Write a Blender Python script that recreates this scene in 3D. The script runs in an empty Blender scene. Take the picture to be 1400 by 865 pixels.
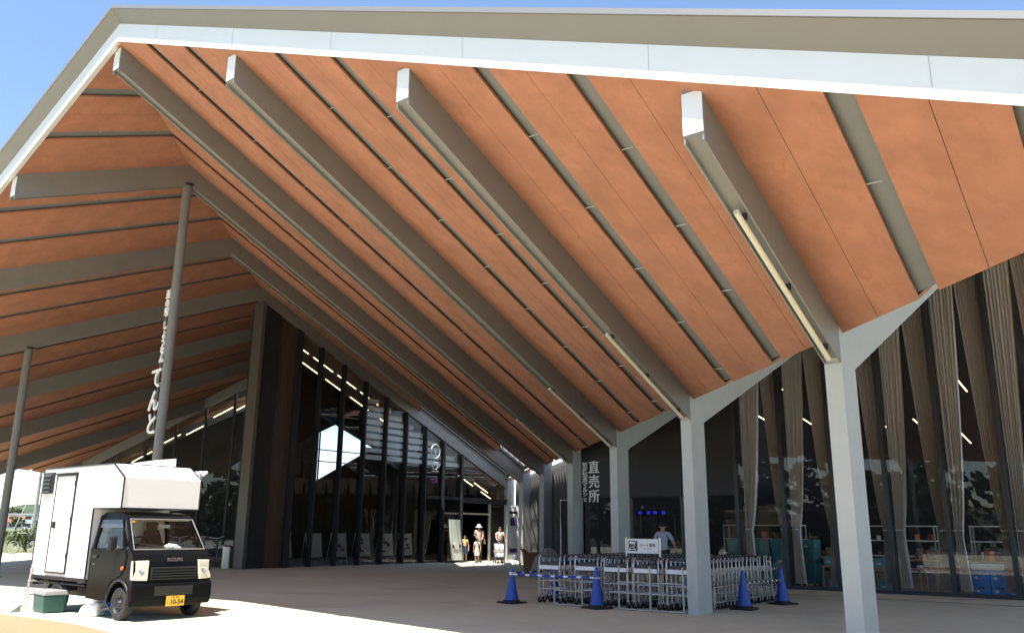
import bpy, bmesh, math, random
from mathutils import Vector, Matrix
random.seed(7)
C = bpy.context.scene
COL = C.collection
PI = math.pi
R = math.radians

# ------------------------------------------------------------------ helpers
class MB:
    """collects shapes, then links them as ONE mesh object"""
    def __init__(s): s.v = []; s.f = []
    def poly(s, pts, idx):
        n = len(s.v); s.v += [tuple(p) for p in pts]; s.f += [tuple(n + i for i in q) for q in idx]; return s
    def box(s, x0, x1, y0, y1, z0, z1, M=None):
        p = [Vector(q) for q in ((x0,y0,z0),(x1,y0,z0),(x1,y1,z0),(x0,y1,z0),(x0,y0,z1),(x1,y0,z1),(x1,y1,z1),(x0,y1,z1))]
        if M is not None: p = [M @ q for q in p]
        return s.poly(p, ((0,3,2,1),(4,5,6,7),(0,1,5,4),(1,2,6,5),(2,3,7,6),(3,0,4,7)))
    def hexa(s, b, t):
        return s.poly(list(b) + list(t), ((0,3,2,1),(4,5,6,7),(0,1,5,4),(1,2,6,5),(2,3,7,6),(3,0,4,7)))
    def prism(s, pts, fn0, fn1):
        n = len(pts)
        P = [fn0(*p) for p in pts] + [fn1(*p) for p in pts]
        return s.poly(P, [tuple(range(n))[::-1], tuple(range(n, 2*n))] + [(i, (i+1) % n, n + (i+1) % n, n + i) for i in range(n)])
    def prism_y(s, pts, y0, y1): return s.prism(pts, lambda x, z: (x, y0, z), lambda x, z: (x, y1, z))
    def tube(s, p, r, n=8, closed=False, caps=True):
        p = [Vector(q) for q in p]; m = len(p)
        rr = r if isinstance(r, (list, tuple)) else [r]*m
        rings = []; ref = None
        for i in range(m):
            if closed: d = p[(i+1) % m] - p[i-1]
            else: d = p[min(i+1, m-1)] - p[max(i-1, 0)]
            d.normalize()
            if ref is None:
                ref = d.orthogonal().normalized()
            ref = (ref - d*ref.dot(d))
            if ref.length < 1e-5: ref = d.orthogonal()
            ref.normalize(); o = d.cross(ref)
            rings.append([p[i] + (ref*math.cos(2*PI*k/n) + o*math.sin(2*PI*k/n))*rr[i] for k in range(n)])
        V = [q for g in rings for q in g]; F = []
        for i in range(m if closed else m-1):
            a, b = i*n, ((i+1) % m)*n
            F += [(a+k, a+(k+1) % n, b+(k+1) % n, b+k) for k in range(n)]
        if caps and not closed: F += [tuple(range(n))[::-1], tuple((m-1)*n+k for k in range(n))]
        return s.poly(V, F)
    def lathe(s, prof, n=24, c=(0,0,0), axis='z', caps=True):
        V = []; F = []; c = Vector(c)
        for r, h in prof:
            for k in range(n):
                a = 2*PI*k/n; u, w = r*math.cos(a), r*math.sin(a)
                V.append(c + Vector({'z':(u,w,h),'y':(u,h,w),'x':(h,u,w)}[axis]))
        for i in range(len(prof)-1):
            F += [(i*n+k, i*n+(k+1) % n, (i+1)*n+(k+1) % n, (i+1)*n+k) for k in range(n)]
        if caps: F += [tuple(range(n))[::-1], tuple((len(prof)-1)*n+k for k in range(n))]
        return s.poly(V, F)
    def mesh(s, name, m, smooth=False):
        me = bpy.data.meshes.new(name); me.from_pydata(s.v, [], s.f); me.validate()
        bm = bmesh.new(); bm.from_mesh(me); bmesh.ops.recalc_face_normals(bm, faces=bm.faces); bm.to_mesh(me); bm.free()
        if m: me.materials.append(m)
        if smooth:
            for p in me.polygons: p.use_smooth = True
            try: me.set_sharp_from_angle(angle=R(35))
            except Exception: pass
        return me
    def build(s, name, m, parent=None, smooth=False, bevel=0):
        o = bpy.data.objects.new(name, s.mesh(name, m, smooth)); COL.objects.link(o)
        if parent: o.parent = parent
        if bevel:
            b = o.modifiers.new('bevel', 'BEVEL'); b.width = bevel; b.segments = 2; b.limit_method = 'ANGLE'; b.angle_limit = R(32)
        return o

def tag(o, label=None, cat=None, group=None, kind=None):
    if label: o['label'] = label
    if cat: o['category'] = cat
    if group: o['group'] = group
    if kind: o['kind'] = kind
    return o
def thing(name, label, cat, loc=(0,0,0), rz=0.0, group=None, sc=1.0):
    o = bpy.data.objects.new(name, None); COL.objects.link(o); o.empty_display_size = .2
    o.location = loc; o.rotation_euler = (0, 0, rz); o.scale = (sc, sc, sc)
    return tag(o, label, cat, group)
def children(o): return [c for c in bpy.data.objects if c.parent == o]
def copy_tree(o, kids=None, parent=None):
    kids = KIDS(o) if kids is None else kids
    c = o.copy(); COL.objects.link(c)
    if parent: c.parent = parent
    for ch, g in kids: copy_tree(ch, g, c)
    return c
def KIDS(o): return [(c, KIDS(c)) for c in children(o)]
ORD = ['first','second','third','fourth','fifth','sixth','seventh','eighth','ninth','tenth','eleventh','twelfth','thirteenth','fourteenth','fifteenth','sixteenth','seventeenth','eighteenth','nineteenth','twentieth']

# ------------------------------------------------------------------ materials
def mat(name, col, rough=.6, metal=0., var=.0, vscale=3., bump=0., bscale=40., spec=None, stretch=None, emit=None, estr=0.):
    m = bpy.data.materials.new(name); m.use_nodes = True
    nt = m.node_tree; b = nt.nodes['Principled BSDF']
    b.inputs['Base Color'].default_value = (*col, 1); b.inputs['Roughness'].default_value = rough; b.inputs['Metallic'].default_value = metal
    if spec is not None: b.inputs['Specular IOR Level'].default_value = spec
    if emit: b.inputs['Emission Color'].default_value = (*emit, 1); b.inputs['Emission Strength'].default_value = estr
    if var or bump:
        tc = nt.nodes.new('ShaderNodeTexCoord'); mp = nt.nodes.new('ShaderNodeMapping')
        nt.links.new(tc.outputs['Object'], mp.inputs['Vector'])
        if stretch: mp.inputs['Scale'].default_value = stretch
    if var:
        n = nt.nodes.new('ShaderNodeTexNoise'); n.inputs['Scale'].default_value = vscale; n.inputs['Detail'].default_value = 6; n.inputs['Roughness'].default_value = .6
        nt.links.new(mp.outputs[0], n.inputs['Vector'])
        r = nt.nodes.new('ShaderNodeValToRGB')
        r.color_ramp.elements[0].position = .3; r.color_ramp.elements[1].position = .72
        r.color_ramp.elements[0].color = (*[max(0, c*(1-var)) for c in col], 1); r.color_ramp.elements[1].color = (*[min(1, c*(1+var)) for c in col], 1)
        nt.links.new(n.outputs['Fac'], r.inputs['Fac']); nt.links.new(r.outputs['Color'], b.inputs['Base Color'])
    if bump:
        n2 = nt.nodes.new('ShaderNodeTexNoise'); n2.inputs['Scale'].default_value = bscale; n2.inputs['Detail'].default_value = 4
        nt.links.new(mp.outputs[0], n2.inputs['Vector'])
        bp = nt.nodes.new('ShaderNodeBump'); bp.inputs['Strength'].default_value = bump; bp.inputs['Distance'].default_value = .02
        nt.links.new(n2.outputs['Fac'], bp.inputs['Height']); nt.links.new(bp.outputs['Normal'], b.inputs['Normal'])
    return m
def glass_mat(name, tint, ior=1.5, rough=0.0):
    m = bpy.data.materials.new(name); m.use_nodes = True; nt = m.node_tree; nt.nodes.clear()
    o = nt.nodes.new('ShaderNodeOutputMaterial'); mx = nt.nodes.new('ShaderNodeMixShader')
    t = nt.nodes.new('ShaderNodeBsdfTransparent'); t.inputs[0].default_value = (*tint, 1)
    g = nt.nodes.new('ShaderNodeBsdfGlossy'); g.inputs['Roughness'].default_value = rough; g.inputs[0].default_value = (.95, .97, 1, 1)
    f = nt.nodes.new('ShaderNodeFresnel'); f.inputs[0].default_value = ior
    ge = nt.nodes.new('ShaderNodeNewGeometry'); mu = nt.nodes.new('ShaderNodeMath'); mu.operation = 'SUBTRACT'; mu.use_clamp = True
    nt.links.new(f.outputs[0], mu.inputs[0]); nt.links.new(ge.outputs['Backfacing'], mu.inputs[1])      # reflect on the outer face only
    nt.links.new(mu.outputs[0], mx.inputs[0]); nt.links.new(t.outputs[0], mx.inputs[1]); nt.links.new(g.outputs[0], mx.inputs[2]); nt.links.new(mx.outputs[0], o.inputs[0])
    return m
M = {}
M['orange'] = mat('orange soffit board', (.375,.165,.101), .85, var=.17, vscale=1.8, bump=.05, bscale=25)
M['beam'] = mat('grey steel bounce tone', (.205,.20,.19), .55, var=.06, vscale=2)  # one steel paint, with the warm bounced light put into its colour
M['column'] = mat('grey steel sky tone', (.42,.43,.425), .5, var=.05, vscale=1.5)  # the beams' paint again, with cool sky light put into its colour
M['groove'] = mat('grey groove lining', (.165,.17,.168), .7, var=.08, vscale=2)
M['deck'] = mat('roof sheet metal', (.22,.22,.22), .5, .3)
M['white_fascia'] = mat('white fascia metal', (.64,.655,.66), .45, var=.03, vscale=1)
M['tan_fascia'] = mat('tan fascia metal', (.185,.175,.158), .5, var=.05, vscale=1.2)
M['dark_metal'] = mat('dark anodised metal', (.028,.03,.033), .4, .2, var=.15, vscale=2)
M['post_dark'] = mat('dark bronze post', (.085,.08,.072), .5)
M['cab_trim'] = mat('beige cab trim', (.55,.50,.42), .8)
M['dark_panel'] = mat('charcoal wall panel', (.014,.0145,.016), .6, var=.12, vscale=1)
M['brown_panel'] = mat('dark brown timber panel', (.06,.045,.035), .6, var=.3, vscale=2, stretch=(8,8,.6))
M['clad'] = mat('grey ribbed cladding', (.20,.197,.19), .6, var=.06, vscale=1.2)
M['clad_dark'] = mat('dark grey cladding rib', (.10,.10,.10), .6, var=.06, vscale=1.2)
M['glass'] = glass_mat('window glass', (.94,.955,.955), 1.5)
M['car_glass'] = glass_mat('car glass', (.94,.96,.955), 1.42)
M['curtain'] = mat('taupe curtain cloth', (.70,.645,.60), .9, bump=.15, bscale=200)
M['white_paint'] = mat('white panel paint', (.80,.80,.80), .35, var=.025, vscale=2)
M['white_plastic'] = mat('white plastic', (.75,.76,.77), .45)
M['black_paint'] = mat('black car paint', (.0075,.008,.009), .14, spec=.05)
M['black_plastic'] = mat('black plastic', (.014,.014,.015), .5, bump=.05)
M['rubber'] = mat('tyre rubber', (.022,.021,.02), .8, var=.25, vscale=8)
M['steel_rim'] = mat('dark steel wheel', (.05,.05,.052), .45, .5)
M['chrome'] = mat('bright steel tube', (.62,.62,.63), .25, .9)
M['galv'] = mat('pale beige rail paint', (.43,.41,.36), .5, .2)
M['headlamp'] = mat('yellowed headlamp lens', (.62,.59,.47), .12, var=.12, vscale=9)
M['amber'] = mat('orange lens', (.6,.12,.02), .2)
M['plate_yellow'] = mat('yellow plate', (.80,.44,.02), .4)
M['ink'] = mat('black lettering', (.012,.012,.012), .6)
M['white_letter'] = mat('white lettering', (.80,.80,.78), .5)
M['blue_cone'] = mat('blue cone plastic', (.012,.06,.36), .4, var=.1)
M['blue_crate'] = mat('blue crate plastic', (.03,.20,.62), .45, var=.06)
M['teal'] = mat('teal plastic', (.03,.17,.18), .5, var=.1)
M['teal_light'] = mat('pale teal crate plastic', (.10,.33,.37), .5, var=.1)
M['green_box'] = mat('dark green plastic', (.012,.075,.06), .45, var=.1)
M['grey_lid'] = mat('grey plastic lid', (.27,.27,.27), .5, var=.08)
M['wood'] = mat('pale timber', (.42,.28,.15), .6, var=.2, vscale=4, stretch=(1,8,8))
M['card'] = mat('brown cardboard', (.17,.085,.04), .8, var=.15)
M['easel'] = mat('dull notice board', (.34,.33,.31), .7)
M['bike_silver'] = mat('bright bicycle alloy', (.62,.62,.63), .35, .15)
M['tarp'] = mat('grey tarpaulin', (.24,.24,.235), .7, var=.15, vscale=5)
M['skin'] = mat('skin', (.50,.29,.20), .55)
M['hair'] = mat('black hair', (.012,.010,.009), .5)
M['seat'] = mat('dull brown seat cloth', (.10,.06,.045), .9)
M['lamp'] = mat('warm strip lamp', (.9,.8,.6), .4, emit=(1.,.72,.36), estr=2.6)
M['tube_cream'] = mat('cream tube cover', (.62,.57,.45), .4)
M['blue_led'] = mat('blue led', (.02,.02,.25), .4, emit=(.05,.05,1.), estr=.18)
M['floor_in'] = mat('interior floor', (.20,.19,.18), .35, var=.1)
M['slat_wall'] = mat('pale grey slats', (.78,.78,.77), .6)
M['steel_bin'] = mat('brushed steel', (.55,.54,.5), .35, .8)
M['goods'] = mat('packed goods', (.25,.18,.10), .7, var=.8, vscale=9)
M['cart'] = mat('zinc cart tube', (.60,.60,.61), .3, .55)
M['cart_dark'] = mat('dark cart handle', (.03,.032,.036), .5)
def cloth(name, c, var=.12): return mat(name, c, .85, var=var, vscale=9)

# ------------------------------------------------------------------ frame of reference: X along the portal frames, Y along the roof edge
A0, B0, D, ZR, K, B1, SP = 6.406, 14.164, 15.09, 9.96, .41555, 3.007, 3.7844
ZV = ZR - K*D
AZ = R(37.8155)
def valley(b): return A0 + D + (b - B0)
def ridge(b): return A0 + (b - B0)
def soff(a, b):
    d = (a - A0) - (b - B0)
    if d <= 0: return ZR + K*d
    if d <= D: return ZR - K*d
    return ZV + K*(d - D)
F7 = B1 + 6*SP
GA = 21.9                                       # market glass line
H = 1.35
W = bpy.data.worlds.new('World'); C.world = W; W.use_nodes = True
wn = W.node_tree; bg = wn.nodes['Background']
sky = wn.nodes.new('ShaderNodeTexSky'); sky.sky_type = 'NISHITA'; sky.sun_disc = False
sun_to = Vector((-3.83, -.40, 9.9)).normalized()
EL = math.asin(sun_to.z)
sky.sun_elevation = EL; sky.sun_rotation = math.atan2(sun_to.x, sun_to.y)
sky.air_density = 1.0; sky.dust_density = .3; sky.ozone_density = 2.0
wn.links.new(sky.outputs[0], bg.inputs[0]); bg.inputs[1].default_value = .112
sl = bpy.data.lights.new('sun', 'SUN'); sl.energy = 4.8; sl.angle = R(.53); sl.color = (1., .94, .87)
so = bpy.data.objects.new('sun', sl); COL.objects.link(so); so.location = (-20, 0, 40)
so.rotation_euler = sun_to.to_track_quat('Z', 'Y').to_euler()

# camera
cd = bpy.data.cameras.new('camera'); cam = bpy.data.objects.new('camera', cd); COL.objects.link(cam); C.camera = cam
cd.sensor_fit = 'HORIZONTAL'; cd.sensor_width = 36; cd.lens = 1153.76*36/1400; cd.clip_end = 3000; cd.clip_start = .05
pt, rl = R(14.2286), R(.5465)
fh = Vector((math.cos(AZ), math.sin(AZ), 0)); rt = Vector((math.sin(AZ), -math.cos(AZ), 0)); up0 = Vector((0, 0, 1))
fw = fh*math.cos(pt) + up0*math.sin(pt); up = -fh*math.sin(pt) + up0*math.cos(pt)
xr = rt*math.cos(rl) + up*math.sin(rl); yu = -rt*math.sin(rl) + up*math.cos(rl)
cam.matrix_world = Matrix(((xr.x, yu.x, -fw.x, 0), (xr.y, yu.y, -fw.y, 0), (xr.z, yu.z, -fw.z, H), (0, 0, 0, 1)))

C.view_settings.view_transform = 'Standard'; C.view_settings.look = 'None'; C.view_settings.exposure = 1.34; C.view_settings.gamma = 1
C.cycles.use_denoising = True; C.cycles.max_bounces = 12; C.cycles.diffuse_bounces = 6; C.cycles.glossy_bounces = 4
C.cycles.transparent_max_bounces = 24; C.cycles.sample_clamp_indirect = 8
C.cycles.caustics_reflective = False; C.cycles.caustics_refractive = False

# ------------------------------------------------------------------ ground, field, hills
def noise_mix(m, c2, scale, lo=.4, hi=.6, detail=8, coord='Object', dist=0):
    """second colour mixed in by a noise mask (stains, wear)"""
    nt = m.node_tree; b = nt.nodes['Principled BSDF']; s = b.inputs['Base Color']
    tc = nt.nodes.new('ShaderNodeTexCoord'); n = nt.nodes.new('ShaderNodeTexNoise'); n.inputs['Scale'].default_value = scale; n.inputs['Detail'].default_value = detail; n.inputs['Distortion'].default_value = dist
    nt.links.new(tc.outputs[coord], n.inputs['Vector'])
    r = nt.nodes.new('ShaderNodeMapRange'); r.inputs[1].default_value = lo; r.inputs[2].default_value = hi
    nt.links.new(n.outputs['Fac'], r.inputs[0])
    mx = nt.nodes.new('ShaderNodeMix'); mx.data_type = 'RGBA'
    if s.is_linked: nt.links.new(s.links[0].from_socket, mx.inputs[6])
    else: mx.inputs[6].default_value = s.default_value
    mx.inputs[7].default_value = (*c2, 1); nt.links.new(r.outputs[0], mx.inputs[0]); nt.links.new(mx.outputs[2], s)
    return m
M['orange'] = noise_mix(M['orange'], (.33,.14,.082), 6.5, .5, .75, dist=.8)
M['concrete'] = noise_mix(noise_mix(mat('pale concrete paving', (.61,.595,.435), .85, var=.07, vscale=.35, bump=.12, bscale=60), (.51,.49,.365), .45, .5, .72, dist=.6), (.66,.645,.48), 2.2, .55, .8)
M['concrete_strip'] = noise_mix(mat('concrete threshold', (.63,.615,.44), .8, var=.06, vscale=1, bump=.1), (.40,.385,.36), 1.2, .5, .7)
M['joint'] = mat('paving joint', (.07,.065,.06), .9)
M['tan_paving'] = noise_mix(mat('tan resin paving', (.31,.195,.105), .9, var=.12, vscale=40, bump=.2, bscale=150), (.27,.175,.10), .8, .5, .7)
M['asphalt'] = noise_mix(mat('asphalt', (.055,.055,.056), .9, var=.2, vscale=30, bump=.2, bscale=120), (.075,.073,.07), .3)
M['grass'] = noise_mix(mat('field grass', (.075,.11,.03), .95, var=.3, vscale=.4), (.14,.14,.05), .09, .4, .6)
M['leaf'] = mat('dark leaves', (.045,.075,.024), .8, var=.5, vscale=.5)
M['leaf_light'] = mat('yellow green leaves', (.085,.105,.03), .8, var=.4, vscale=1.5)
M['hill'] = noise_mix(mat('wooded hillside', (.035,.055,.024), .95, var=.5, vscale=.12), (.06,.085,.035), .05, .45, .6)
M['roof_red'] = mat('far roof tile', (.25,.10,.07), .8)
M['far_wall'] = mat('far house wall', (.55,.53,.48), .8, var=.06)
M['far_white'] = mat('far white wall', (.68,.68,.68), .7)
M['dark_pane'] = mat('dark window pane', (.03,.035,.045), .15)
M['pole_conc'] = mat('concrete pole', (.34,.33,.31), .8)

def sheet(name, pts, z, m, kind='structure'):
    b = MB(); b.poly([(x, y, z) for x, y in pts], [tuple(range(len(pts)))]); o = b.build(name, m); return tag(o, kind=kind)
sheet('ground', [(-1500,-1500),(1500,-1500),(1500,1500),(-1500,1500)], -.012, M['grass'])
sheet('parking_lot', [(-75,-120),(-24,-120),(-24,75),(-75,75)], -.006, M['asphalt'])
sheet('pavement', [(-24,-60),(60,-60),(60,47.2),(-24,47.2)], 0, M['concrete'])
sheet('tan_pavement', [(2.6,-40),(5.95,-40),(5.95,2),(6.02,9),(6.12,11.4),(6.30,12.8),(6.28,14),(6.12,16.5),(5.95,22),(5.95,47),(2.6,47)], .004, M['tan_paving'])
sheet('threshold_pavement', [(20.0,-20),(GA-.1,-20),(GA-.1,14.2),(20.0,14.2)], .004, M['concrete_strip'])
sheet('drain_line_pavement', [(19.93,-20),(20.0,-20),(20.0,14.2),(19.93,14.2)], .005, M['joint'])
def hills():
    b = MB(); n = 220; rows = 9
    rnd = random.Random(3); ph = [rnd.uniform(0, 6.28) for _ in range(12)]
    def hgt(t, s):
        base = 9 + 7*math.sin(2*t+ph[0]) + 4*math.sin(5*t+ph[1]) + 2.5*math.sin(11*t+ph[2]) + 1.2*math.sin(31*t+ph[3]) + .9*math.sin(57*t+ph[4])
        return max(5, base+6)*s*1.35
    V = []; F = []
    for i in range(n):
        t = 2*PI*i/n
        for j in range(rows):
            s = j/(rows-1); r = 620 + 220*s
            V.append((r*math.cos(t), r*math.sin(t), hgt(t, math.sin(s*PI*.5)) + rnd.uniform(-.7, .9)*(j > 0) - .5))
    for i in range(n):
        for j in range(rows-1):
            a = i*rows + j; c = ((i+1) % n)*rows + j
            F.append((a, a+1, c+1, c))
    b.poly(V, F); tag(b.build('hills', M['hill'], smooth=True), kind='structure')
hills()

def clump(b, c, r, n, rnd, leaf=.28, squash=.8):
    for _ in range(n):
        while True:
            p = Vector((rnd.uniform(-1,1), rnd.uniform(-1,1), rnd.uniform(-1,1)))
            if .35 < p.length < 1: break
        q = Vector(c) + Vector((p.x*r, p.y*r, p.z*r*squash))
        u = Vector((rnd.gauss(0,1), rnd.gauss(0,1), rnd.gauss(0,1))).normalized(); w = u.orthogonal().normalized(); h = u.cross(w)
        l = leaf*rnd.uniform(.6, 1.4)
        b.poly([q-w*l, q+h*l*.6, q+w*l, q-h*l*.6], [(0,1,2,3)])
# wood beyond the car park (behind the camera, seen mirrored in the glass)
rnd = random.Random(11); wb = MB()
for i in range(110):
    y = -70 + i*1.35 + rnd.uniform(-1, 1); x = -42 + rnd.uniform(-4, 3); hh = rnd.uniform(5.2, 9.6)
    for k in range(4): clump(wb, (x+rnd.uniform(-1.3,1.3), y+rnd.uniform(-1.2,1.2), hh*(.2+.24*k)), 2.3-.35*k, 44, rnd, .55)
tag(wb.build('woods', M['leaf']), 'dark row of trees along the far side of the car park', kind='stuff')

def tree(name, label, x, y, h, r, m, group=None, seed=1, n=900, z0=-.01):
    rnd = random.Random(seed); t = thing(name, label, 'tree', (x, y, z0), 0, group)
    tb = MB(); tb.tube([(0,0,0),(.05*r,0,h*.3),(0,.04*r,h*.75)], [.09*r,.07*r,.03*r], 8)
    for k in range(5):
        a = k*1.3; tb.tube([(0,0,h*(.28+.08*k)),(math.cos(a)*r*.6, math.sin(a)*r*.6, h*(.5+.08*k))], [.04*r,.012*r], 6)
    tb.build('trunk', M['brown_panel'], t)
    cb = MB()
    for k in range(9):
        a = rnd.uniform(0, 6.28); q = rnd.uniform(.15, .75)*r
        clump(cb, (math.cos(a)*q, math.sin(a)*q, h*rnd.uniform(.42, .86)), r*rnd.uniform(.35, .55), n//9, rnd, .11*r+.05)
    cb.build('crown', m, t); return t

# ------------------------------------------------------------------ the canopy roof
roof = thing('canopy_roof', 'huge folded canopy roof with orange soffit, grey beams and white fascia', 'roof', (A0, B0, 0))
RO = Vector((A0, B0, 0))
class RB(MB):
    """same, with points given in scene coordinates and stored relative to the roof's own origin"""
    def mesh(s, name, m, smooth=False):
        s.v = [tuple(Vector(p) - RO) for p in s.v]; return super().mesh(name, m, smooth)
BTOP = 34.4            # hall end for the right-hand plane
LTOP = 50.0            # left-hand plane runs further
MEND = 37.0
def zoneR(b): return max(A0, ridge(b)), valley(b)
def zoneL(b): return max(A0, ridge(b) - D), ridge(b)
def zoneM(b): return max(A0, valley(b)), MEND
def quad_slab(rb, b0, b1, zone, dz0, dz1, cut=None):
    """slab over strip b0..b1 of a roof plane; cut = (dlo, dhi) keeps only that span measured across the slope"""
    def lim(b):
        lo, hi = zone(b)
        if cut: lo, hi = max(lo, ridge(b)+cut[0]), min(hi, ridge(b)+cut[1])
        return lo, hi
    segs = sorted([b0, b1] + [k for k in (B0-D, B0, B0+D) if b0 < k < b1])
    for s, e in zip(segs, segs[1:]):
        (l0, h0), (l1, h1) = lim(s), lim(e)
        if h0 - l0 < .02 and h1 - l1 < .02: continue
        h0, h1 = max(h0, l0), max(h1, l1)
        q = [(l0, s), (h0, s), (h1, e), (l1, e)]
        e_ = 1e-4
        def zz(a, b):
            d = (a - A0) - (b - B0)
            if zone is zoneL: return ZR + K*d
            if zone is zoneR: return ZR - K*d
            return ZV + K*(d - D)
        rb.hexa([(a, b, zz(a, b)+dz0) for a, b in q], [(a, b, zz(a, b)+dz1) for a, b in q])
HOLES = {5: (22.1, 25.55, D-6.4, D-.06), 4: (20.5, 21.78, D-2.0, D-.06)}     # skylights near the valley: bay, b range, d range
bays = range(-3, 13)
for i in bays:
    lo, hi = B1 + i*SP, B1 + (i+1)*SP
    g1, g2 = hi - 1.31, hi - 2.59
    cuts = [(lo+.1, g2-.12), (g2+.12, g1-.12), (g1+.12, hi-.1)]
    for (s, e) in cuts:
        mid = (s+e)/2
        for zone in (zoneR, zoneL, zoneM):
            if zone is zoneR and (s > BTOP or e < B0 - D): continue
            if zone is zoneL and (e < B0 or s > LTOP): continue
            if zone is zoneM and (s > 15 or s < -4.7): continue
            s_, e_ = s, min(e, BTOP if zone is zoneR else LTOP)
            rb = RB()
            for (p, q) in ((s_, min(mid-.003, e_)), (mid+.003, e_)):
                if q - p < .05: continue
                if zone is zoneR and i in HOLES:
                    hb0, hb1, d0, d1 = HOLES[i]
                    if q > hb0 and p < hb1:
                        quad_slab(rb, p, q, zone, 0, .04, (0, d0)); quad_slab(rb, p, q, zone, 0, .04, (d1, D)); continue
                quad_slab(rb, p, q, zone, 0, .04)
            if rb.v: rb.build('soffit_panel', M['orange'], roof)
# backing above the grooves and the roof body over it
for zone, lim0, lim1 in ((zoneR, B0-D-.02, BTOP), (zoneL, B0, LTOP), (zoneM, -4.6, 15.)):  # unseen right end of the last plane placed for the side light it admits
    for nm, m, z0, z1 in (('groove_lining', M['groove'], .075, .11), ('roof_deck', M['deck'], .19, .62)):
        rb = RB()
        if zone is zoneR:
            pieces = [(lim0, B0), (B0, HOLES[4][0]), (HOLES[4][0], HOLES[4][1]), (HOLES[4][1], HOLES[5][0]), (HOLES[5][0], HOLES[5][1]), (HOLES[5][1], lim1)]
            for k, (p, q) in enumerate(pieces):
                if k in (2, 4):
                    h = HOLES[4 if k == 2 else 5]; quad_slab(rb, p, q, zone, z0, z1, (0, h[2])); quad_slab(rb, p, q, zone, z0, z1, (h[3], D))
                else: quad_slab(rb, p, q, zone, z0, z1)
        else: quad_slab(rb, lim0, lim1, zone, z0, z1)
        rb.build(nm, m, roof)
# groove cross seams
rb = RB()
for i in bays:
    hi = B1 + (i+1)*SP
    for g in (hi-1.31, hi-2.59):
        for zone in (zoneR, zoneL):
            if zone is zoneR and g > BTOP-.3 or zone is zoneL and (g < B0 or g > LTOP): continue
            lo_, hi_ = zone(g); a = lo_ + 1.1
            while a < hi_ - .3:
                d = (a - A0) - (g - B0)
                if not (zone is zoneR and i in HOLES and HOLES[i][2] < d < HOLES[i][3]):
                    z = soff(a, g); rb.box(a, a+.007, g-.118, g+.118, z+.062, z+.074)
                a += 1.25
rb.build('groove_seam', M['column'], roof)
# strip of soffit in front of each beam tip
for i in range(0, 10):
    b = B1 + i*SP; rb = RB()
    z = soff(A0+.06, b); rb.hexa([(A0, b-.099, soff(A0,b-.099)+.001), (A0+.125, b-.099, soff(A0+.125,b-.099)+.001), (A0+.125, b+.099, soff(A0+.125,b+.099)+.001), (A0, b+.099, soff(A0,b+.099)+.001)], [(A0, b-.099, soff(A0,b-.099)+.05), (A0+.125, b-.099, soff(A0+.125,b-.099)+.05), (A0+.125, b+.099, soff(A0+.125,b+.099)+.05), (A0, b+.099, soff(A0,b+.099)+.05)])
    rb.build('soffit_filler', M['orange'], roof)

# skylight trusses across the openings
for i, (hb0, hb1, d0, d1) in HOLES.items():
    rb = RB(); n = 6 if i == 5 else 5
    for k in range(n+1):
        d = d0 + (d1-d0)*k/n
        z = ZR - K*d + .3
        rb.tube([(ridge(hb0)+d, hb0, z), (ridge(hb1)+d, hb1, z)], .03, 6)
        if k < n:
            d2 = d0 + (d1-d0)*(k+1)/n; rb.tube([(ridge(hb0)+d, hb0, z), (ridge(hb1)+d2, hb1, ZR-K*d2+.3)], .022, 6)
    for hb in (hb0, hb1): rb.tube([(ridge(hb)+d0, hb, ZR-K*d0+.3), (ridge(hb)+d1, hb, ZR-K*d1+.3)], .03, 6)
    rb.build('skylight_truss', M['white_paint'], roof)

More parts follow.
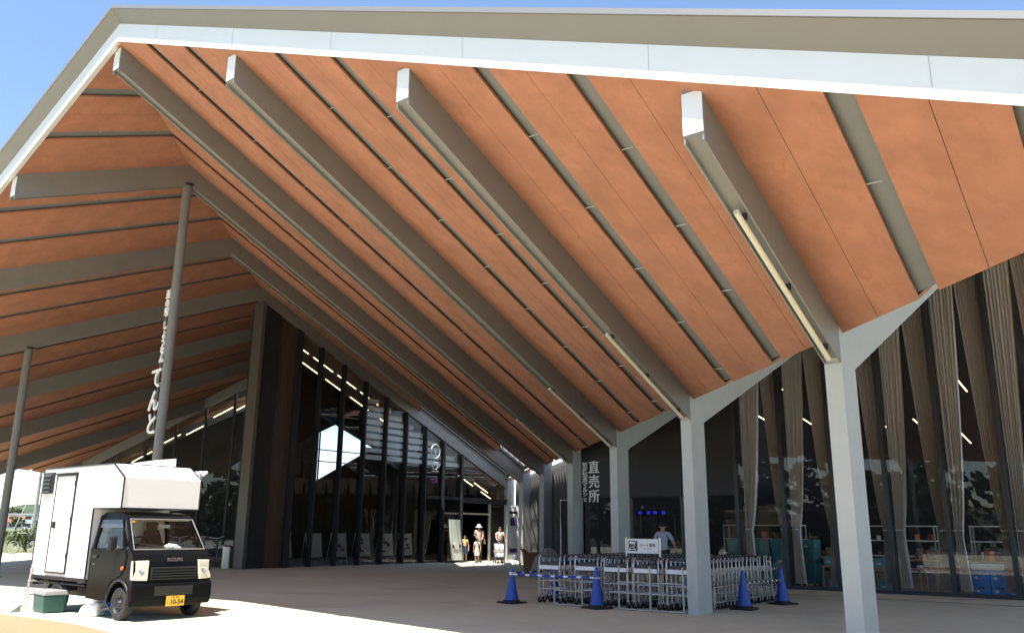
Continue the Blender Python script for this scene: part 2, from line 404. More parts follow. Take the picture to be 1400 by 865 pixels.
# bent portal beams: two cheek plates and a recessed infill each; mirrored rise beyond the valley
def beam_line(rb, pts, b, y0, y1, top, depth):
    """pts: list of (a, zsoffit); solid of given depth hung below"""
    P = [(a, z+top) for a, z in pts]; Q = [(a, z-depth) for a, z in pts]
    for k in range(len(pts)-1):
        rb.hexa([(Q[k][0], b+y0, Q[k][1]), (Q[k+1][0], b+y0, Q[k+1][1]), (Q[k+1][0], b+y1, Q[k+1][1]), (Q[k][0], b+y1, Q[k][1])],
                [(P[k][0], b+y0, P[k][1]), (P[k+1][0], b+y0, P[k+1][1]), (P[k+1][0], b+y1, P[k+1][1]), (P[k][0], b+y1, P[k][1])])
TIP = A0 + .13
for i in range(-2, 13):
    b = B1 + i*SP
    pts = []
    r, v, l = ridge(b), valley(b), ridge(b) - D
    lo = max(TIP, l+.0)
    knots = [lo] + [x for x in (r, v) if x > lo+.05]
    endR = (MEND if i < 4 else v+.27) if b < BTOP else r
    if endR > knots[-1]: knots.append(endR)
    knots = [x for x in knots if x <= endR]
    if i == 3: knots[0] = TIP
    pts = [(x, soff(x, b)) for x in knots]
    cutx = v - .27
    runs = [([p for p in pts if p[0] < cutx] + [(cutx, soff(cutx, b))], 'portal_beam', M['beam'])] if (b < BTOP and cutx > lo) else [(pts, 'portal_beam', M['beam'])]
    if b < BTOP and cutx > lo: runs.append(([(cutx, soff(cutx, b))] + [p for p in pts if p[0] > cutx], 'column_head', M['column']))  # same beam, painted in the sky-lit tone where more light reaches it
    for run, nm, bm_ in runs:
        rb = RB()
        for y0, y1, dep in ((-.1, -.082, .5), (.082, .1, .5), (-.082, .082, .44)):
            beam_line(rb, run, b, y0, y1, .06, dep)
        rb.build(nm, bm_, roof)
    if b > B0 + .5 or i == 3 or i < 4:          # end plate on the tip, its sky-lit look put in as pale colour
        if lo == TIP:
            z = soff(TIP, b); eb = RB(); eb.box(TIP-.012, TIP-.002, b-.1, b+.1, z-.42, z-.005); eb.build('beam_end_plate', M['white_fascia'], roof)
    if v + .3 > TIP and b < BTOP:
        cb = RB(); zt = ZV + K*.27 - .5
        cb.prism_y([(v-.27, 0), (v+.27, 0), (v+.27, zt), (v, ZV-.5), (v-.27, zt)], b-.1, b+.1)
        cb.prism_y([(v-.25, ZV-.6), (v+.25, ZV-.6), (v+.25, zt+.08), (v, ZV-.42), (v-.25, zt+.08)], b-.08, b+.08)
        cb.build('column', M['column'], roof)

# fascia along the front edge: white band, under-slanted tan band, metal cap
def fascia(name, m, prof):
    rb = RB()
    be = B0 - D
    ks = [-4.6, be, B0, LTOP-8]
    zs = [soff(A0, b) for b in ks]
    for k in range(3):
        n = len(prof)
        P = [[(A0+da, ks[q], zs[q]+dz) for da, dz in prof] for q in (k, k+1)]
        rb.poly(P[0]+P[1], [(j, (j+1) % n, n+(j+1) % n, n+j) for j in range(n)] + [tuple(range(n))[::-1], tuple(range(n, 2*n))])
    return rb.build(name, m, roof)
fascia('white_fascia', M['white_fascia'], [(-.004, -.012), (-.004, .352), (.10, .352), (.10, .035), (.0, -.012)])
fascia('tan_fascia', M['tan_fascia'], [(-.004, .354), (-.175, .575), (-.16, .60), (.12, .60), (.12, .354)])
fascia('roof_edge_cap', M['deck'], [(-.196, .577), (-.196, .64), (.5, .665), (.5, .625), (-.12, .605), (-.177, .577)])
# panel seams on the fascia
rb = RB()
for k in range(9):
    b = B0 - 1.4 - k*2.35; z = soff(A0, b); rb.hexa([(A0-.0065, b, z-.01), (A0-.0065, b+.007, z-.01), (A0-.003, b+.007, z-.01), (A0-.003, b, z-.01)], [(A0-.0065, b, z+.35), (A0-.0065, b+.007, z+.35), (A0-.003, b+.007, z+.35), (A0-.003, b, z+.35)])
rb.build('fascia_seam', M['column'], roof)
for (pb, pz) in ((B1+4*SP, ZR-K*0), (F7, 0)):
    z = soff(10.35, pb) - .44
    t = thing('steel_pole', 'tall round grey steel pole carrying the vertical sign' if pb < 20 else 'thin round grey pole at the left edge, under a lower beam', 'pole', (10.35, pb, 0), 0, 'round poles holding up the canopy')
    b = MB(); b.lathe([(.108, 0), (.108, z)], 20); b.build('shaft', M['groove'], t, smooth=True)
    b = MB(); b.box(-.16, .16, -.08, .08, z-.001, z+.03); b.lathe([(.15, z-.05), (.15, z-.002)], 20); b.build('head_bracket', M['dark_metal'], t)
    b = MB(); b.lathe([(.19, .0), (.19, .02)], 20); b.build('base_plate', M['column'], t)
# strip lights under the beams
for i in range(4):
    b = B1 + i*SP; v = valley(b); a0, a1 = v-2.93, v-.42
    nm = ['nearest beam, longest in view', 'second beam from the right', 'third beam from the right', 'fourth beam, beside the ribbed wall'][i]
    t = thing('strip_light', 'slim cream strip light hung under the ' + nm, 'light', (a0, b, soff(a0, b)-.5), 0, 'strip lights under the beams')
    dz = soff(a1, b) - soff(a0, b)
    tb = MB(); tb.tube([(0, 0, -.035), (a1-a0, 0, dz-.035)], .03, 10); tb.build('tube_cover', M['tube_cream'], t, smooth=True)
    for f in (.06, .5, .94):
        hb = MB(); hb.box((a1-a0)*f-.008, (a1-a0)*f+.008, -.05, .05, dz*f-.02, dz*f+.05); hb.build('bracket', M['dark_metal'], t)

# ------------------------------------------------------------------ text
def text_mesh(body, size, depth=.004, bold=0.0, spacing=1.0):
    cu = bpy.data.curves.new('lettering', 'FONT'); cu.body = body; cu.size = size; cu.extrude = depth; cu.offset = bold; cu.align_x = 'CENTER'; cu.align_y = 'CENTER'; cu.space_line = spacing; cu.resolution_u = 3
    o = bpy.data.objects.new('lettering', cu); COL.objects.link(o)
    dg = bpy.context.evaluated_depsgraph_get(); me = bpy.data.meshes.new_from_object(o.evaluated_get(dg))
    bpy.data.objects.remove(o); bpy.data.curves.remove(cu); me.materials.clear(); return me
def text_obj(name, body, size, m, Mx, parent=None, depth=.004, bold=0.0, spacing=1.0):
    me = text_mesh(body, size, depth, bold, spacing); me.transform(Mx); me.materials.append(m)
    o = bpy.data.objects.new(name, me); COL.objects.link(o)
    if parent: o.parent = parent
    return o
def axes(x, y, z, o=(0,0,0)):
    x, y, z, o = map(Vector, (x, y, z, o)); return Matrix(((x.x,y.x,z.x,o.x),(x.y,y.y,z.y,o.y),(x.z,y.z,z.z,o.z),(0,0,0,1)))
FACE_A = lambda o, wx=1., wy=1.: axes((0,-wx,0), (0,0,wy), (-1,0,0), o)      # readable from -X
FACE_B = lambda o, wx=1., wy=1.: axes((wx,0,0), (0,0,wy), (0,-1,0), o)       # readable from -Y

# vertical sign beside the tall pole
t = thing('pole_sign', 'white cut-out Japanese letters running down the tall round pole', 'sign', (10.35, B1+4*SP, 3.2))
zc = 0
for txt, z0, z1, sz in (('道の駅', 6.85, 6.2, .21), ('しょうなん', 6.08, 5.08, .21), ('てんと', 4.98, 3.36, .52)):
    n = len(txt); b = MB()
    ms = bpy.data.meshes.new('sign_lettering'); bm = bmesh.new()
    for k, ch in enumerate(txt):
        z = z0 + (z1-z0)*(k+.5)/n - 3.2
        me = text_mesh(ch, sz, .02, .004); me.transform(FACE_A((0, .21 + sz*.40, z), .95, 1.1)); bm.from_mesh(me)
    bm.to_mesh(ms); ms.materials.append(M['white_letter']); o = bpy.data.objects.new('sign_lettering', ms); COL.objects.link(o); o.parent = t
b = MB()
for z in (3.5, 4.6, 5.5, 6.5): b.tube([(0, .1, z-3.2), (0, .36, z-3.2)], .008, 6); b.tube([(0, .33, .3), (0, .33, 3.3)], .006, 6) if z == 3.5 else None
b.build('bracket', M['column'], t)

# ------------------------------------------------------------------ market hall on the right: glass wall, charcoal panel, interior
def mtop(b): return soff(GA, b) - .02
mw = thing('market_glass_wall', 'tall glass wall of the market hall behind the grey columns, curtains inside', 'glass wall', (GA, 9.0, 0))
MO = Vector((GA, 9.0, 0))
mul = [3.02 + 1.2614*k for k in range(-4, 6)]             # 9.33 is the last one before the charcoal panel
for b in mul:
    mb = MB(); mb.hexa([(-.06, b-.05-9, .02), (.30, b-.05-9, .02), (.30, b+.05-9, .02), (-.06, b+.05-9, .02)], [(-.06, b-.05-9, mtop(b)-.02), (.30, b-.05-9, mtop(b)+.1), (.30, b+.05-9, mtop(b)+.1), (-.06, b+.05-9, mtop(b)-.02)])
    mb.build('mullion', M['dark_metal'], mw)
for b0, b1 in zip(mul, mul[1:]):
    pb = MB(); p, q = b0+.052, b1-.052
    pb.hexa([(0, p-9, .09), (.012, p-9, .09), (.012, q-9, .09), (0, q-9, .09)], [(0, p-9, mtop(p)), (.012, p-9, mtop(p)), (.012, q-9, mtop(q)), (0, q-9, mtop(q))])
    pb.build('pane', M['glass'], mw)
ep = MB(); ep.hexa([(.4, mul[0]-9.02, .05),(11.5, mul[0]-9.02, .05),(11.5, mul[0]-9, .05),(.4, mul[0]-9, .05)], [(.4, mul[0]-9.02, 8.0),(11.5, mul[0]-9.02, 12.2),(11.5, mul[0]-9, 12.2),(.4, mul[0]-9, 8.0)]); ep.build('added_end_pane', M['glass'], mw)  # unseen end glazing, added to let light into the market
sb = MB(); sb.box(-.09, .16, mul[0]-9, 14.1-9, 0, .085); sb.build('sill', M['dark_metal'], mw)
# lower glass under the charcoal panel
for b0, b1 in ((9.382, 10.9), (11.0, 12.5), (12.6, 14.05)):
    pb = MB(); pb.box(0, .012, b0-9, b1-9, .09, 2.30); pb.build('pane', M['glass'], mw)
for b in (10.95, 12.55, 14.08):
    mb = MB(); mb.box(-.03, .08, b-.045-9, b+.045-9, .09, 2.31); mb.build('mullion', M['dark_metal'], mw)
dp = MB(); p, q = 9.39, 14.30
dp.hexa([(-.02, p-9, 2.33), (.08, p-9, 2.33), (.08, q-9, 2.33), (-.02, q-9, 2.33)], [(-.02, p-9, mtop(p)), (.08, p-9, mtop(p)), (.08, q-9, mtop(q)), (-.02, q-9, mtop(q))])
dp.build('charcoal_panel', M['dark_panel'], mw)
# market sign on the charcoal panel
t = thing('market_sign', 'white vertical market lettering in two columns on the charcoal wall panel', 'sign', (GA-.02, 13.9, 2.2))
def column_text(name, txt, y, z0, z1, sz, parent, wx=1., bold=.003):
    me2 = bpy.data.meshes.new(name); bm = bmesh.new(); n = len(txt)
    for k, ch in enumerate(txt):
        me = text_mesh(ch, sz, .012, bold); me.transform(FACE_A((-.012, y, z0 + (z1-z0)*(k+.5)/n), wx)); bm.from_mesh(me)
    bm.to_mesh(me2); me2.materials.append(M['white_letter']); o = bpy.data.objects.new(name, me2); COL.objects.link(o); o.parent = parent; return o
column_text('large_lettering', '直売所', -.10, 1.21, -.06, .40, t)
column_text('small_lettering', '知産知消マルシェ', .225, 1.17, .0, .17, t, 1.05)
# ridge-side floor, back wall and things inside the hall
fl = MB(); fl.box(GA+.17, 36.5, -2.0, 14.3, -.005, .003); tag(fl.build('market_floor', M['floor_in']), kind='structure')
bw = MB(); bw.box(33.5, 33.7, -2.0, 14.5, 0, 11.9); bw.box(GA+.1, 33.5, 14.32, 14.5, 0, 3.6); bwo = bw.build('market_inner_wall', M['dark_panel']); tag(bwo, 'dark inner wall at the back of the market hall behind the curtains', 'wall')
# curtains: a pair in every glass bay
def curtain(bm_, side, bfix, label, seed):
    rnd = random.Random(seed); b = MB(); zt = mtop(bfix) - .12; nu, nv = 40, 26
    V = []
    for j in range(nv+1):
        t = j/nv
        z = .12 + (zt-.12)*t
        zp = 1.45
        if z > zp:
            q = (z-zp)/(zt-zp); w = .17 + (.585-.17)*(q**.62)
        else: w = .17 + .09*(1-z/zp)
        for i in range(nu+1):
            s = i/nu
            amp = .05 + .02*(1-t)
            y = bfix + side*(s*w)
            # outer hem sags inwards towards the tie
            x = .33 + amp*math.sin(s*2*PI*(6+seed % 3) + seed) + .012*math.sin(s*23+t*5+seed)
            V.append((x, y-bfix, z))
    F = [(j*(nu+1)+i, j*(nu+1)+i+1, (j+1)*(nu+1)+i+1, (j+1)*(nu+1)+i) for j in range(nv) for i in range(nu)]
    F2 = []
    n = len(V); V2 = [(x+.006, y, z) for x, y, z in V]
    b.poly(V+V2, F + [tuple(n+k for k in f[::-1]) for f in F])
    o = b.build('curtain', M['curtain'], None, smooth=True); o.location = (GA+.02, bfix, 0)
    tag(o, label, 'curtain', 'curtains inside the market glass wall')
    tb = MB(); tb.tube([(.27, -.01*side, 1.45), (.27, side*.18, 1.45), (.40, side*.18, 1.45), (.40, -.01*side, 1.45)], .018, 6, closed=True); tb.build('tie_band', M['curtain'], o)
vis = list(zip(mul, mul[1:]))[::-1]       # from the charcoal panel towards the right edge of the photo
for k, (b0, b1) in enumerate(vis[:7]):
    w = ORD[k]
    curtain(None, -1, b1-.06, f'taupe curtain tied on the left side of the {w} tall window from the dark panel', 3*k+1)
    curtain(None, 1, b0+.06, f'taupe curtain tied on the right side of the {w} tall window from the dark panel', 3*k+2)
# lit strips under the market ceiling
ml = [(24.5,4.1,5.2),(24.8,6.3,4.4),(25.5,7.9,4.6),(26.0,2.2,5.0),(26.5,5.6,4.4),(27.5,3.4,4.8),(28.0,7.2,5.3),(28.6,9.4,4.9),(27.2,10.8,5.2),(29.0,1.2,4.6),(24.4,8.6,5.3),(29.6,5.0,4.3)]
for k, (a, b, z) in enumerate(ml):
    lb = MB(); lb.tube([(-.8, 0, .10), (.8, 0, -.10)], .017, 6); o = lb.build('ceiling_strip_lamp', M['lamp']); o.location = (a, b, z)
    tag(o, 'thin warm lit strip hanging under the dark market ceiling behind the curtains', 'lamp', 'lit strips inside the market hall')
# tables, crates and bins behind the glass
def crate(name, label, x, y, z, sx, sy, sz, m, group=None, lid=None):
    t = thing(name, label, 'crate', (x, y, z), 0, group)
    b = MB(); hx, hy = sx/2, sy/2; th = .018
    b.box(-hx+.02, hx-.02, -hy+.02, hy-.02, 0, th)
    b.box(-hx, -hx+th, -hy, hy, 0, sz); b.box(hx-th, hx, -hy, hy, 0, sz); b.box(-hx+th, hx-th, -hy, -hy+th, 0, sz); b.box(-hx+th, hx-th, hy-th, hy, 0, sz)
    b.box(-hx-.012, -hx+.001, -hy-.012, hy+.012, sz-.045, sz-.012); b.box(hx-.001, hx+.012, -hy-.012, hy+.012, sz-.045, sz-.012)
    b.box(-hx-.006, -hx+.001, -.012, .012, .02, sz-.05); b.box(-hx-.006, -hx+.001, -hy*.6-.01, -hy*.6+.01, .02, sz-.05); b.box(-hx-.006, -hx+.001, hy*.6-.01, hy*.6+.01, .02, sz-.05)
    b.build('shell', m, t)
    hb = MB(); hb.box(-hx-.004, -hx-.001, -.06, .06, sz*.60, sz*.72); hb.build('handle_slot', M['ink'], t)
    lb = MB(); lb.box(-hx-.004, -hx-.001, hy*.25, hy*.7, sz*.3, sz*.5); lb.build('paper_label', M['white_plastic'], t)
    if lid:
        l = MB(); l.box(-hx-.015, hx+.015, -hy-.015, hy+.015, sz, sz+.05); l.build('lid', lid, t)
    return t
for k, (y, z, w) in enumerate(((3.86,.003,'lower left'),(3.47,.003,'lower right'),(3.86,.29,'upper left'),(3.47,.29,'upper right'))):
    crate('plastic_crate', f'bright blue plastic crate, {w} of the four stacked behind the glass', 22.85, y, z, .5, .375, .283, M['blue_crate'], 'blue crates stacked inside the market')
crate('foam_box', 'white foam box lying on top of the blue crates behind the glass', 22.85, 3.66, .576, .5, .74, .13, M['white_plastic'])
def table(label, x, y, sx, sy, h):
    t = thing('display_table', label, 'table', (x, y, .003), 0, 'wooden display tables inside the market')
    b = MB(); b.box(-sx/2, sx/2, -sy/2, sy/2, h-.04, h); b.build('tabletop', M['wood'], t)
    for sx_ in (-1, 1):
        for sy_ in (-1, 1):
            b = MB(); cx, cy = sx_*(sx/2-.04), sy_*(sy/2-.04); b.box(cx-.025, cx+.025, cy-.025, cy+.025, 0, h-.041); b.build('leg', M['wood'], t)
    return t
for lab, x, y, sx, sy, h in (('pale timber display table behind the third tall window', 23.2, 7.05, .7, 1.0, .56), ('pale timber display table beside the grey column, behind glass', 23.2, 5.75, .7, 1.15, .54), ('tall pale timber display stand left of the blue crates', 23.1, 4.62, .6, .5, .62), ('timber table far right behind the glass, loaded with goods', 23.4, 2.3, .7, 1.3, .6), ('long timber table deep inside the market hall', 25.6, 5.2, .9, 3.4, .7), ('second long timber table near the market back wall', 26.5, 9.6, .9, 2.6, .7)):
    table(lab, x, y, sx, sy, h)
for k, (x, y, z, w) in enumerate(((23.2, 7.2, .003, 'on the floor under the table of the third window'), (23.2, 6.0, .003, 'on the floor under the table by the column'), (23.2, 7.28, .565, 'on top of the table of the third window'), (23.2, 6.05, .545, 'on top of the table by the column'))):
    crate('teal_crate', 'pale teal crate ' + w, x, y, z, .4, .5, .22, M['teal_light'], 'teal crates around the display tables')
for k, (y, w) in enumerate(((9.75,'leftmost'),(9.12,'second from left'),(8.52,'third from left'),(7.92,'rightmost'))):
    t = thing('roll_bin', f'dark teal rolling bin behind the glass, {w} of the row of four', 'bin', (22.95, y, .003), 0, 'teal bins behind the market glass')
    b = MB(); b.hexa([(-.24,-.26,.1),(.24,-.26,.1),(.24,.26,.1),(-.24,.26,.1)], [(-.27,-.285,.62),(.27,-.285,.62),(.27,.285,.62),(-.27,.285,.62)]); b.build('lower_tub', M['teal'], t, bevel=.02)
    b = MB(); b.hexa([(-.24,-.26,.64),(.24,-.26,.64),(.24,.26,.64),(-.24,.26,.64)], [(-.27,-.285,1.2),(.27,-.285,1.2),(.27,.285,1.2),(-.27,.285,1.2)]); b.build('upper_tub', M['teal'], t, bevel=.02)
    for sx in (-.2, .2):
        for sy in (-.2, .2):
            b = MB(); b.lathe([(.05,-.02),(.05,.02)], 12, (sx, sy, .05), 'y'); b.build('caster', M['rubber'], t)
for k, (x, y, w) in enumerate(((28.2, 3.6, 'behind the blue crates'), (28.4, 7.2, 'behind the teal bins'), (27.6, 10.9, 'beyond the man in the market'))):
    t = thing('store_shelf', 'tall metal shelf rack of goods deep in the market, ' + w, 'shelf', (x, y, .003), 0, 'shelf racks deep inside the market')
    b = MB()
    for yy in (-1.3, 1.3):
        for xx in (-.22, .22): b.box(xx-.02, xx+.02, yy-.02, yy+.02, 0, 1.6)
    b.build('upright', M['galv'], t)
    for z in (.25, .7, 1.15, 1.58): b = MB(); b.box(-.25, .25, -1.32, 1.32, z, z+.03); b.build('shelf_board', M['white_plastic'], t)
rnd = random.Random(5)
for k in range(90):
    row = k % 2
    if k < 16: x, y, z = 25.6 + rnd.uniform(-.3,.3), 3.7 + k*.2, .70
    elif k < 26: x, y, z = 26.5 + rnd.uniform(-.3,.3), 8.4 + (k-16)*.26, .70
    elif k < 34: x, y, z = 23.4 + rnd.uniform(-.2,.2), 1.75 + (k-26)*.16, .60
    else:
        q = k-34; sh = ((28.2,3.6),(28.4,7.2),(27.6,10.9))[q % 3]; x, y, z = sh[0]-.08, sh[1] - 1.15 + (q//3 % 7)*.36 + rnd.uniform(-.05,.05), (.28,.73,1.18)[q//21]
    s = rnd.uniform(.08, .2)
    c = rnd.choice(['goods','wood','white_plastic','teal_light','card','amber','leaf_light'])
    b = MB(); b.box(-s*.6, s*.6, -s*.45, s*.45, 0, s*1.3); o = b.build('goods_packet', M[c], None, bevel=.015); o.location = (x, y, z+.003); o.rotation_euler.z = rnd.uniform(-.4, .4)
    tag(o, 'small packet of goods standing among others on a market table', 'packet', 'goods on the tables inside the market')
t = thing('led_sign', 'row of blue lit signs glowing deep inside the market', 'sign', (24.5, 13.75, 1.95))
for k, y in enumerate((0, -.32, -.55, -.85)):
    b = MB(); b.box(-.02, .02, y-.055, y+.055, -.05, .05); b.build('lit_panel', M['blue_led'], t)
b = MB(); b.box(.02, .04, -1.3, .15, -.1, .1); b.tube([(.03,-1.2,-.1),(.03,-1.2,-1.95)], .02, 8); b.tube([(.03,0,-.1),(.03,0,-1.95)], .02, 8); b.build('stand', M['dark_metal'], t)

# ------------------------------------------------------------------ ribbed cladding wall between the market and the information hall
cw = thing('cladding_wall', 'grey vertically ribbed metal wall between market and entrance doors', 'wall', (valley(14.36), 14.36, 0), R(45))
Lw = (F7 - 14.36)*math.sqrt(2)
b = MB(); b.box(.1, Lw, -.42, -.34, 0, ZV + .02); b.build('sheet', M['clad'], cw)     # local x runs along the valley
x_ = .45
while x_ < Lw-.1:
    rb = MB(); rb.box(x_, x_+.06, -.339, -.25, .0, ZV - .15); rb.build('rib', M['clad_dark'], cw)
    rb = MB(); rb.box(x_+.06, x_+.40, -.339, -.315, .0, ZV - .15); rb.build('cover_sheet', M['clad'], cw)
    x_ += .52

# ------------------------------------------------------------------ information hall: glass front under the seventh beam
hw = thing('hall_glass_wall', 'dark glass front of the information hall with black fins and sliding doors', 'glass wall', (18.0, F7, 0))
hx0 = 18.02
def htop(a): return soff(a, F7) - .5
def hq(mb, a0, a1, y0, y1, z0=0.0, z1=None):
    t0, t1 = (htop(a0), htop(a1)) if z1 is None else (z1, z1)
    x0, x1 = a0-18.0, a1-18.0
    mb.hexa([(x0,y0,z0),(x1,y0,z0),(x1,y1,z0),(x0,y1,z0)], [(x0,y0,t0),(x1,y0,t1),(x1,y1,t1),(x0,y1,t0)]); return mb
hq(MB(), 18.02, 18.16, -.22, .30).build('corner_post', M['post_dark'], hw)
hq(MB(), 18.16, 18.95, -.12, .28).build('corner_pier', M['dark_metal'], hw)
hq(MB(), 18.95, 19.75, -.02, .06).build('timber_panel', M['brown_panel'], hw)
hq(MB(), 19.75, 20.0, -.16, .20).build('fin', M['dark_metal'], hw)
fins = [20.95 + 1.2*k for k in range(7)] + [29.4]
for a in fins: hq(MB(), a-.035, a+.035, -.20, .05, 0, min(htop(a-.035), htop(a+.035))).build('fin', M['dark_metal'], hw)
edges = [20.0] + fins
for p, q in zip(edges, edges[1:]):
    hq(MB(), p+.04, q-.04, -.006, .006, .06).build('pane', M['glass'], hw)
hq(MB(), 29.47, 33.0, -.006, .006, 2.86).build('pane', M['glass'], hw)
hq(MB(), 26.95, 29.3, -.09, .05, 2.66, 2.80).build('transom', M['dark_metal'], hw)
hq(MB(), 29.47, 33.0, -.09, .05, 2.55, 2.80).build('transom', M['dark_metal'], hw)
hq(MB(), 24.5, 32.6, .05, .17, 3.97, 4.12).build('transom', M['dark_metal'], hw)
hq(MB(), 29.47, 29.53, -.05, .05, 0, 2.54).build('door_frame', M['galv'], hw)
hq(MB(), 31.5, 31.58, -.05, .05, 0, 2.54).build('door_frame', M['galv'], hw)
hq(MB(), 29.53, 31.5, -.05, .05, 2.05, 2.12).build('door_head', M['galv'], hw)
hq(MB(), 28.2, 29.3, -.03, -.012, 2.05, 2.10).build('door_rail', M['galv'], hw)
d_ = hq(MB(), 31.6, 32.45, -.02, -.01, .05, 2.5).build('sliding_door', M['glass'], hw)
fb = MB(); hq(fb, 31.6, 31.66, -.03, 0, .02, 2.5); hq(fb, 32.42, 32.48, -.03, 0, .02, 2.5); hq(fb, 31.66, 32.42, -.03, 0, 2.42, 2.5); hq(fb, 31.66, 32.42, -.03, 0, .02, .1); fb.build('frame', M['dark_metal'], d_)
# round 'i' sign, cup and coloured mark on the glass
t = thing('info_sign', 'white circled letter i above a cup symbol on the hall glass', 'sign', (27.3, F7-.38, 4.4))
b = MB(); b.tube([(.27*math.cos(x), 0, .27+.30*math.sin(x)) for x in [2*PI*k/28 for k in range(28)]], .022, 6, closed=True); b.build('ring', M['white_letter'], t)
text_obj('letter_i', 'i', .46, M['white_letter'], FACE_B((0, 0, .27)), t, .012, .008)
b = MB(); b.tube([(-.19,0,-.22),(-.17,0,-.40),(-.08,0,-.50),(.08,0,-.50),(.15,0,-.40),(.17,0,-.22),(-.19,0,-.22)], .022, 6); b.tube([(.16,0,-.26),(.27,0,-.29),(.25,0,-.39),(.14,0,-.41)], .018, 6); b.tube([(-.2,0,-.58),(.2,0,-.58)], .018, 6); b.build('cup_symbol', M['white_letter'], t)
b = MB(); b.box(-.18,-.10,-.01,.0,-1.12,-.78); b.build('violet_mark', mat('violet mark', (.10,.03,.25), .5), t)
b = MB(); b.box(-.02,.16,-.01,.0,-1.08,-.84); b.build('red_mark', mat('dull red mark', (.22,.03,.05), .5), t)

# hall shell: ridge-side wall, valley-side wall and far wall with a six-cornered window that lets the sky through
hs = thing('hall_shell', 'dark inner walls of the information hall with a six-cornered sky window', 'building', (18.0, F7, 0))
b = MB()
def vwall(mb, p, q, th, tops, z0=0):
    (x0,y0),(x1,y1) = p, q; dx, dy = x1-x0, y1-y0; l = math.hypot(dx, dy); nx, ny = -dy/l*th, dx/l*th
    mb.hexa([(x0,y0,z0),(x1,y1,z0),(x1+nx,y1+ny,z0),(x0+nx,y0+ny,z0)], [(x0,y0,tops[0]),(x1,y1,tops[1]),(x1+nx,y1+ny,tops[1]),(x0+nx,y0+ny,tops[0])])
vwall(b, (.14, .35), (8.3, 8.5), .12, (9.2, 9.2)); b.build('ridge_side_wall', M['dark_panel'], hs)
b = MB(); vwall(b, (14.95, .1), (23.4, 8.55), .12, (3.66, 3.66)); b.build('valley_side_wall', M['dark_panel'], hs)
YB = 34.1; fac = YB/F7                           # the window's corners lie on the sight lines through these front-plane points
hexp = [(19.95, 4.34), (21.97, 5.32), (24.05, 4.57), (21.01, 3.02), (19.95, 3.36)]
hexw = [(a*fac - 18.0, 1.35 + (z-1.35)*fac) for a, z in hexp]
outer = [(8.2, 0), (23.6, 0), (23.6, 3.7), (8.4, 9.9)]
# wall with the opening: bridge outer polygon to the hole
o_ = outer; h_ = hexw
ring = [o_[3], o_[0], o_[1], o_[2]]
me_b = bmesh.new()
ov = [me_b.verts.new((x, YB-F7, z)) for x, z in ring]; hv = [me_b.verts.new((x, YB-F7, z)) for x, z in h_]
for vs in (ov, hv):
    for i in range(len(vs)): me_b.edges.new((vs[i], vs[(i+1) % len(vs)]))
bmesh.ops.triangle_fill(me_b, use_beauty=True, use_dissolve=False, edges=me_b.edges[:])
r_ = bmesh.ops.extrude_face_region(me_b, geom=me_b.faces[:])
bmesh.ops.translate(me_b, verts=[v for v in r_['geom'] if isinstance(v, bmesh.types.BMVert)], vec=(0, .15, 0))
bmesh.ops.recalc_face_normals(me_b, faces=me_b.faces)
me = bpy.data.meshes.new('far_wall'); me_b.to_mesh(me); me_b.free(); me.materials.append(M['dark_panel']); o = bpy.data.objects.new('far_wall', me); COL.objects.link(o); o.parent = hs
b = MB(); y = YB-F7-.04
def hexz(x):       # vertical extent of the window at x
    zs = []
    for (x0,z0),(x1,z1) in zip(hexw, hexw[1:]+hexw[:1]):
        if (x0-x)*(x1-x) <= 0 and abs(x1-x0) > 1e-6: zs.append(z0+(z1-z0)*(x-x0)/(x1-x0))
    return min(zs), max(zs)
xs0, xs1 = hexw[0][0], hexw[2][0]
for f in (.12, .30, .52): x = xs0+(xs1-xs0)*f; z0, z1 = hexz(x); b.box(x-.03, x+.03, y-.03, y+.03, z0, z1)
for zf in (.36, .55): z = hexw[3][1] + (hexw[1][1]-hexw[3][1])*zf; b.box(xs0, xs1-1.0, y-.025, y+.025, z-.025, z+.025)
b.build('window_bars', M['dark_metal'], hs)
b = MB(); b.box(.3, 24, .2, YB-F7, -.004, .004); b.build('floor', M['floor_in'], hs)
# slatted screen behind the upper right glass
b = MB(); z = 4.16
while z < 7.3:
    x0 = 6.0; x1 = min(13.5, (ZR-.62-z)/K + 0 - .15)
    if x1 > x0+.2: b.box(x0, x1, .55, .60, z, z+.19)
    z += .29
o = b.build('slatted_screen', M['slat_wall'], None); o.location = (18.0, F7, 0); tag(o, 'pale horizontal slatted screen behind the upper hall glass', 'screen')
for k, (a, z, yb) in enumerate([(19.38+1.25*j, 8.28-1.25*j*.407, 28.2) for j in range(4)] + [(20.0+1.3*j, 7.54-1.3*j*.407, 30.5) for j in range(4)] + [(29.3, 3.75, 29.5), (30.4, 3.55, 30.5), (30.9, 3.1, 28.6)]):
    f = yb/F7; x, z = a*f, 1.35+(z-1.35)*f
    lb = MB(); lb.tube([(0, 0, 0), (1.0*f, 0, -1.0*f*K)], .017, 6); o = lb.build('ceiling_strip_lamp', M['lamp']); o.location = (x, yb, min(z, soff(x, yb)-.55))
    tag(o, ['thin warm lit strip in the upper row behind the hall glass', 'thin warm lit strip in the lower row behind the hall glass', 'thin warm lit strip above the hall entrance doors'][0 if k < 4 else 1 if k < 8 else 2], 'lamp', ['upper row of lit strips in the hall', 'lower row of lit strips in the hall', 'lit strips above the entrance'][0 if k < 4 else 1 if k < 8 else 2])

